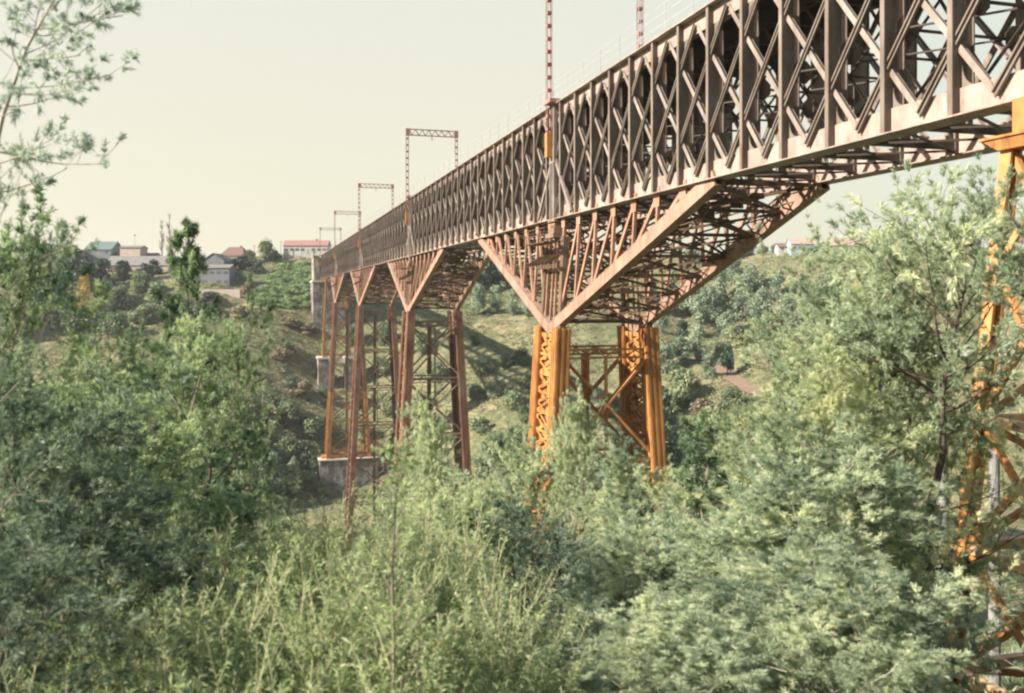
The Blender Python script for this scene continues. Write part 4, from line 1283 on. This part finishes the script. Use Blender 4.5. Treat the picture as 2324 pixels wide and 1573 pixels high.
# golden poplar and the two bare poplars
def slim(seed, leafm, label, px, py, wpx, hpx, name, group, leaf=True):
    p = hit(px, py); d = p[1]
    hh = hpx / F * d; ww = wpx / F * d / 2
    rng = np.random.RandomState(seed)
    w = MB()
    w.tube([(0, 0, -1), (.1, 0, hh * .5), (0, .05, hh)], [.42, .26, .08], 6)
    for k in range(46):
        f = rng.uniform(.1, .95); a = rng.uniform(0, 6.28)
        l = ww * 2.2 * (1 - f * .6)
        q0 = np.array([0, 0, hh * f]); q1 = q0 + np.array([math.cos(a) * ww * (1 - .5 * f), math.sin(a) * ww * (1 - .5 * f), l])
        w.tube([q0, (q0 + q1) / 2 + np.array([math.cos(a), math.sin(a), -.5]) * .2 * ww, q1], [.15, .10, .05], 4)
    t = plant(name, p, w.mesh('trunk', M['twig_grey']), None, label, 'tree', group)
    if leaf:
        n = 1500
        f = rng.uniform(.06, 1, n); a = rng.uniform(0, 6.28, n)
        r = ww * np.sqrt(rng.rand(n)) * (.55 + .45 * np.sin(np.pi * np.clip(f * 1.05, 0, 1)))
        O = np.stack([r * np.cos(a), r * np.sin(a), f * hh], 1)
        V, tn = blades(rng, O, np.tile([0, 0, 1.0], (n, 1)), .75, .16, 1, .6, np.full(n, .5))
        link('crown', quad_mesh('poplar_leaves', V, leafm, tn), t)
slim(1, M['leaf_gold'], 'golden yellow autumn poplar, narrow and upright below the village', 190, 712, 30, 86, 'poplar_tree', 'poplars')
slim(2, None, 'bare grey poplar on the left skyline, the shorter of the pair', 367, 590, 14, 90, 'bare_poplar', 'bare poplars', False)
slim(3, None, 'bare grey poplar on the left skyline, the taller of the pair', 384, 590, 18, 106, 'bare_poplar', 'bare poplars', False)

# bramble hillside: one mass nobody could count
rng = np.random.RandomState(77)
Vs, Ts = [], []
poly_top = lambda px: 600 + (px - 640) * .02 + max(0, 640 - px) * 1.25
for k in range(300):
    px = rng.uniform(585, 735); lo = 703 - max(0, 620 - px) * .3; hi = poly_top(px)
    if hi > lo: continue
    py = rng.uniform(hi, lo)
    p = hit(px, py)
    V, tn = bush_mesh(300 + k % 9, 620, 10, tall=.5, q=.12, up0=.15)
    s = rng.uniform(1.6, 2.9)
    a = rng.uniform(0, 6.28)
    Rm = np.array([[math.cos(a), -math.sin(a), 0], [math.sin(a), math.cos(a), 0], [0, 0, .75]])
    Vs.append((V * s) @ Rm.T + p - np.array([0, 0, .3])); Ts.append(np.clip(tn + rng.normal(0, .1), 0, 1))
tag(link('bramble_thicket', quad_mesh('bramble', np.concatenate(Vs), M['leaf_bramble'], np.concatenate(Ts))),
    'dense bright green bramble covering the hillside beside the abutment', 'bramble', kind='stuff')

# low scrub and tussocks on all the far slopes and under the near trees
N = 42000
d = rng.uniform(190, 420, N); px = rng.uniform(-60, 2000, N)
x = (px - CX) / F * d
dens = fbm(x, d, .05) + .6 * fbm(x, d, .25)
k = (dens > .0) & (_dist_poly(x, d, ROAD)[0] > 3.6) & (_dist_poly(x, d, RIM)[0] > 2)
x, d, dens = x[k], d[k], dens[k]
rad = rng.uniform(.25, 1.15, len(x)) ** 1.7 * (.7 + 1.2 * np.clip(dens, 0, 1))
m = 14
O = np.repeat(np.stack([x, d, H(x, d)], 1), m, 0); rr = np.repeat(rad, m)[:, None]
v = rng.normal(size=(len(O), 3)) * .55; v[:, 2] = np.abs(v[:, 2]) * .8
O = O + v * rr
tn = np.clip(np.repeat(.5 + rng.normal(0, .25, len(x)), m) + rng.normal(0, .1, len(O)), 0, 1)
V, tn = blades(rng, O, unit(v + np.array([0, 0, .5])), .55, .14, 1, .5, tn)
tag(link('hillside_scrub', quad_mesh('scrub', V, M['scrub'], tn)), 'tussocks and low scrub over the far slopes', 'scrub', kind='stuff')
N = 16000
dn = rng.uniform(3, 130, N) ; px = rng.uniform(-500, 2700, N)
x = (px - CX) / F * dn
O = np.stack([x, dn, H(x, dn) - .05], 1)
V, tn = blades(rng, O, np.tile([0, 0, 1.0], (N, 1)), .8, .05, 6, .5, np.clip(.4 + rng.normal(0, .2, N), 0, 1))
tag(link('undergrowth', quad_mesh('undergrowth', V, M['leaf_dark'], tn)), 'dark undergrowth on the near bank', 'undergrowth', kind='stuff')

# ------------------------------------------------------------------ houses
M['white'] = simple('whitewash', (.32, .31, .30), (.43, .415, .40), .8)
M['pink'] = simple('pink_plaster', (.34, .275, .25), (.43, .36, .32), .5)
M['bluewall'] = simple('blue_paint', (.20, .27, .30), (.26, .33, .36), .8)
M['greywall'] = simple('grey_cladding', (.12, .13, .145), (.19, .20, .215), 1.2, stretch=(3, 3, .2))
M['redroof'] = simple('red_tile', (.21, .115, .105), (.28, .16, .145), 1.2)
M['brownroof'] = simple('brown_tile', (.13, .08, .07), (.18, .115, .10), 1.2)
M['pinkroof'] = simple('faded_tile', (.30, .20, .185), (.38, .27, .25), 1.2)
M['greyroof'] = simple('grey_sheet', (.13, .125, .12), (.19, .185, .18), 1.0)
M['greenroof'] = simple('green_sheet', (.09, .13, .135), (.12, .165, .165), 1.0)
M['glass'] = simple('dark_window', (.06, .068, .08), (.11, .12, .135), 2, .3)
M['timber'] = simple('weathered_timber', (.20, .17, .14), (.30, .26, .22), 2)
M['redball'] = simple('red_enamel', (.5, .06, .05), (.6, .09, .07), 2)

def house(px0, px1, base_py, eave_py, ridge_py, d, deep, wm, rm, label, name='house', cat='house', nwin=4, rz=0.0, door=True, hip=0.0, storeys=1, group=None, gable_front=False):
    w = (px1 - px0) / F * d
    c = P((px0 + px1) / 2, base_py, d)
    he, hr = (base_py - eave_py) / F * d, (base_py - ridge_py) / F * d
    t = empty(name, c + np.array([0, deep / 2, 0]), rz)
    tag(t, label, cat, group)
    x, y = w / 2, deep / 2
    b = MB()
    b.box(-x, x, -y, y, -3.5, he)
    if gable_front:
        b.add([(-x, -y, he), (x, -y, he), (0, -y, hr - .06), (-x, y, he), (x, y, he), (0, y, hr - .06)], [(0, 1, 2), (5, 4, 3)])
    else:
        if hip == 0: b.add([(-x, -y, he), (-x, y, he), (-x, 0, hr - .06), (x, -y, he), (x, y, he), (x, 0, hr - .06)], [(0, 2, 1), (3, 4, 5)])
    b.build('wall', wm, t)
    o = .35
    b = MB()
    if gable_front:
        for s in (1, -1):
            e = np.array([s * (x + o), 0, he - o * (hr - he) / x]); r = np.array([0, 0, hr])
            a0, a1 = e + [0, -y - o, 0], e + [0, y + o, 0]; b0_, b1_ = r + [0, -y - o, 0], r + [0, y + o, 0]
            up = np.array([0, 0, .14])
            b.add([a0, a1, b1_, b0_, a0 + up, a1 + up, b1_ + up, b0_ + up], [(0, 1, 2, 3), (4, 7, 6, 5), (0, 4, 5, 1), (1, 5, 6, 2), (2, 6, 7, 3), (3, 7, 4, 0)])
    else:
        for s in (1, -1):
            e = np.array([0, s * (y + o), he - o * (hr - he) / y]); r = np.array([0, 0, hr])
            a0, a1 = e + [-x - o, 0, 0], e + [x + o, 0, 0]; b0_, b1_ = r + [-x - o + hip * w, 0, 0], r + [x + o - hip * w, 0, 0]
            up = np.array([0, 0, .14])
            b.add([a0, a1, b1_, b0_, a0 + up, a1 + up, b1_ + up, b0_ + up], [(0, 1, 2, 3), (4, 7, 6, 5), (0, 4, 5, 1), (1, 5, 6, 2), (2, 6, 7, 3), (3, 7, 4, 0)])
            if hip:
                b.add([(s * (x + o), -y - o, he), (s * (x + o), y + o, he), (s * (x + o - hip * w), 0, hr + .14)], [(0, 1, 2)])
    b.build('roof', rm, t)
    if wm is M['white'] and w > 6:
        cx_ = w * .22
        MB().box(cx_ - .35, cx_ + .35, -.35, .35, hr - .8, hr + .75).build('chimney', M['brownroof'], t)
    sh = he / storeys
    wb = MB().box(-.85, .85, -.03, .05, 0, 1.1); wmesh = wb.mesh('window', M['glass'])
    for s in range(storeys):
        for k in range(nwin):
            xx = -x + w * (k + .5) / nwin
            if door and s == 0 and k == nwin // 2: continue
            link('window', wmesh, t, (xx, -y - .02, sh * s + sh * .35))
    if door:
        xx = -x + w * (nwin // 2 + .5) / max(1, nwin)
        link('door', MB().box(-.5, .5, -.03, .05, .05, 2.05).mesh('door', M['timber']), t, (xx, -y - .02, 0))
    return t

house(643, 742, 576, 557, 545, 398, 8, M['white'], M['redroof'], 'long white house with red roof on the rim above the abutment', nwin=8)
house(192, 252, 580, 566, 547, 432, 14, M['greywall'], M['greenroof'], 'barn with dark blue green roof among village trees at far left', 'barn', 'barn', 3)
house(272, 318, 600, 562, 557, 396, 8, M['pink'], M['greyroof'], 'pinkish factory tower with a thin mast and red ball on top', 'factory_tower', 'tower', 2, door=False)
house(235, 388, 640, 602, 580, 372, 16, M['pink'], M['greyroof'], 'long low pinkish factory with pale grey roof on the left rim', 'factory_building', 'factory', 9)
house(458, 508, 612, 592, 575, 366, 12, M['greywall'], M['greyroof'], 'pale grey gabled house behind the corrugated shed', nwin=3, gable_front=True)
house(500, 552, 596, 580, 560, 392, 12, M['white'], M['brownroof'], 'white house with brown hipped roof behind the spire tree', nwin=4, hip=.22)
house(425, 520, 650, 608, 600, 350, 9, M['greywall'], M['greyroof'], 'two storey grey corrugated shed above the retaining wall', 'shed', 'shed', 6, storeys=2)
house(148, 178, 600, 572, 566, 425, 8, M['white'], M['greyroof'], 'small pale hut left of the green roofed barn', 'hut', 'hut', 2)
house(330, 352, 596, 584, 574, 400, 7, M['white'], M['brownroof'], 'tiny white house between factory tower and bare poplars', nwin=2)
house(1795, 1851, 571, 553, 540, 402, 8, M['bluewall'], M['pinkroof'], 'pale blue house with faded pink roof on the right skyline', nwin=4)
house(1766, 1800, 571, 560, 552, 408, 6, M['white'], M['brownroof'], 'low annex beside the blue house on the right skyline', 'annex', 'house', 2)
house(1888, 1992, 573, 556, 540, 404, 9, M['white'], M['pinkroof'], 'white house with pale roof behind the acacia top at right', nwin=5)
# mast
p = P(297, 557, 396) + np.array([0, 4, 0])
t = empty('mast', p); tag(t, 'thin white mast with a red ball on the pinkish factory tower', 'mast')
MB().tube([(0, 0, 0), (0, 0, 4.6)], [.1, .06], 6).build('pole', M['concrete'], t)
b = MB()
for i in range(7):
    pass
b.tube([(0, 0, 4.5), (0, 0, 4.62), (0, 0, 4.85), (0, 0, 5.1), (0, 0, 5.22)], [.1, .38, .5, .38, .1], 10); b.build('ball', M['redball'], t)
# retaining wall
p = P(500, 684, 340)
t = MB().box(-7.5, 7.5, 0, 1.2, -3, 4.6).build('retaining_wall', M['pink'], None, p)
tag(t, 'pinkish stained retaining wall below the corrugated shed', 'wall')
# heap
p = hit(545, 642); 
vs, fs = [], []
rng = np.random.RandomState(4)
b = MB()
n, m = 26, 10
for j in range(m + 1):
    for i in range(n):
        a = 2 * math.pi * i / n; r = 1 - j / m
        vs.append((6.5 * r * math.cos(a) * rng.uniform(.93, 1.07), 5 * r * math.sin(a) * rng.uniform(.93, 1.07), 6.3 * (1 - r) ** .9 + rng.normal() * .12 - 1))
for j in range(m):
    for i in range(n): fs.append((j * n + i, j * n + (i + 1) % n, (j + 1) * n + (i + 1) % n, (j + 1) * n + i))
b.add(vs, fs)
M['heap'] = simple('dark_spoil', (.07, .07, .075), (.13, .125, .125), .9)
tag(b.build('spoil_heap', M['heap'], None, p, smooth=True), 'dark grey spoil heap right of the corrugated shed', 'heap')
# utility poles
for px, py, hgt, lab in [(577, 602, 9, 'utility pole beside the rounded tree left of the red roofed house'), (637, 592, 8.5, 'utility pole at the left corner of the red roofed house'), (684, 590, 7, 'utility pole before the middle of the red roofed house'), (512, 622, 9, 'utility pole between the grey gabled house and the bramble hill')]:
    p = hit(px, py)
    t = empty('utility_pole', p); tag(t, lab, 'utility pole', 'utility poles on the left rim')
    MB().tube([(0, 0, -.5), (0, 0, hgt)], [.16, .11], 7).build('pole', M['concrete'], t)
    MB().box(-.9, .9, -.06, .06, hgt - .7, hgt - .55).build('crossarm', M['timber'], t)
# concrete posts near the right trestle, and a white parapet beyond
for px, d, top, lab in [(2256, 34, 900, 'grey concrete post standing behind the near orange trestle pier'), (2141, 38, 930, 'grey concrete post deep in the acacias left of the near trestle')]:
    x = (px - CX) / F * d
    g0 = hz(x, d)
    zt = (HY - top) / F * d
    t = empty('concrete_post', (x, d, g0)); tag(t, lab, 'post', 'concrete posts by the near trestle')
    MB().tube([(0, 0, -.5), (0, 0, zt - g0)], [.24, .17], 12).build('shaft', M['concrete'], t)
    MB().box(-.7, .7, -.07, .07, zt - g0 - .5, zt - g0 - .36).build('crossarm', M['timber'], t)
pts = [hit(px, py) for px, py in ((2040, 806), (2130, 808), (2220, 812), (2310, 812), (2420, 812))]
t = empty('white_parapet', pts[0])
tag(t, 'white parapet wall glimpsed through the acacias at the right edge', 'parapet')
b = MB(); c = MB()
for a_, b_ in zip(pts[:-1], pts[1:]):
    b.beam(a_ - pts[0] + np.array([0, 0, .6]), b_ - pts[0] + np.array([0, 0, .6]), .4, 3.4)
    c.beam(a_ - pts[0] + np.array([0, 0, 2.42]), b_ - pts[0] + np.array([0, 0, 2.42]), .7, .2)
b.build('wall', M['white'], t); c.build('coping', M['concrete'], t)

# ------------------------------------------------------------------ air, light, camera
b = MB(); b.box(-1700, 1700, -130, 2700, -80, 110)
mt = bpy.data.materials.new('haze'); mt.use_nodes = True
nt = mt.node_tree
nt.nodes.remove(nt.nodes['Principled BSDF'])
pv = nd(nt, 'ShaderNodeVolumePrincipled')
pv.inputs['Color'].default_value = (.86, .9, .95, 1)
pv.inputs['Density'].default_value = .00014
pv.inputs['Anisotropy'].default_value = .2
nt.links.new(pv.outputs[0], nt.nodes['Material Output'].inputs['Volume'])
HAZE = True
if HAZE: tag(b.build('haze', mt), kind='stuff')

EL = R(31)
to_sun = U * math.cos(R(95)) - RT * math.sin(R(95))
az = math.atan2(to_sun[0], to_sun[1])        # from +Y towards +X
sv = Vector((to_sun[0] * math.cos(EL), to_sun[1] * math.cos(EL), math.sin(EL)))
sl = bpy.data.lights.new('sun', 'SUN')
sl.energy = 5.0
sl.angle = R(.6)
sl.color = (1, .89, .75)
so = bpy.data.objects.new('sun', sl); COL.objects.link(so)
so.rotation_euler = sv.to_track_quat('Z', 'Y').to_euler()
so.location = sv * 300

w = bpy.data.worlds.new('World'); sc.world = w
w.use_nodes = True
nt = w.node_tree
nt.nodes.clear()
out = nd(nt, 'ShaderNodeOutputWorld')
sky = nd(nt, 'ShaderNodeTexSky', sky_type='NISHITA', sun_disc=False, sun_elevation=EL, sun_rotation=az, air_density=1.0, dust_density=3.0, ozone_density=1.0)
bg1 = nd(nt, 'ShaderNodeBackground'); bg1.inputs['Strength'].default_value = .012
nt.links.new(sky.outputs[0], bg1.inputs['Color'])
# cream gradient on the sky: yellower low, bluer overhead to cool shade, bluer east
tc = nd(nt, 'ShaderNodeTexCoord')
sx = nd(nt, 'ShaderNodeSeparateXYZ'); nt.links.new(tc.outputs['Generated'], sx.inputs[0])
low = ramp(nt, sx.outputs[2], [(0.0, (.845, .77, .525)), (.16, (.83, .78, .58)), (.31, (.815, .79, .635)), (.5, (.56, .62, .68)), (1.0, (.40, .52, .74))])
mr = nd(nt, 'ShaderNodeMapRange'); nt.links.new(sx.outputs[0], mr.inputs[0])
mr.inputs[1].default_value = .05; mr.inputs[2].default_value = .6
colr = mixc(nt, mr.outputs[0], low, mixc(nt, 1.0, low, (.86, .95, 1.0), 'MULTIPLY'))
bg2 = nd(nt, 'ShaderNodeBackground'); bg2.inputs['Strength'].default_value = .335
nt.links.new(colr, bg2.inputs['Color'])
adds = nd(nt, 'ShaderNodeAddShader')
nt.links.new(bg1.outputs[0], adds.inputs[0]); nt.links.new(bg2.outputs[0], adds.inputs[1])
nt.links.new(adds.outputs[0], out.inputs['Surface'])

cam = bpy.data.cameras.new('camera')
cam.sensor_width = 36
cam.lens = 36 * F / 2323
cam.shift_y = -(1573 / 2 - HY) / 2323
cam.clip_start = .1; cam.clip_end = 6000
co = bpy.data.objects.new('camera', cam); COL.objects.link(co)
co.rotation_euler = (R(90), 0, 0)
sc.camera = co
cam.dof.use_dof = True
cam.dof.focus_distance = 75
cam.dof.aperture_fstop = 1.5

sc.view_settings.view_transform = 'Standard'
sc.view_settings.look = 'None'
sc.view_settings.exposure = 1.5
sc.view_settings.gamma = 1
sc.render.film_transparent = False
cy = sc.cycles
cy.max_bounces = 5; cy.diffuse_bounces = 3; cy.transmission_bounces = 3; cy.transparent_max_bounces = 4; cy.volume_bounces = 0
cy.use_denoising = True
cy.filter_width = 2.25
cy.caustics_reflective = False; cy.caustics_refractive = False
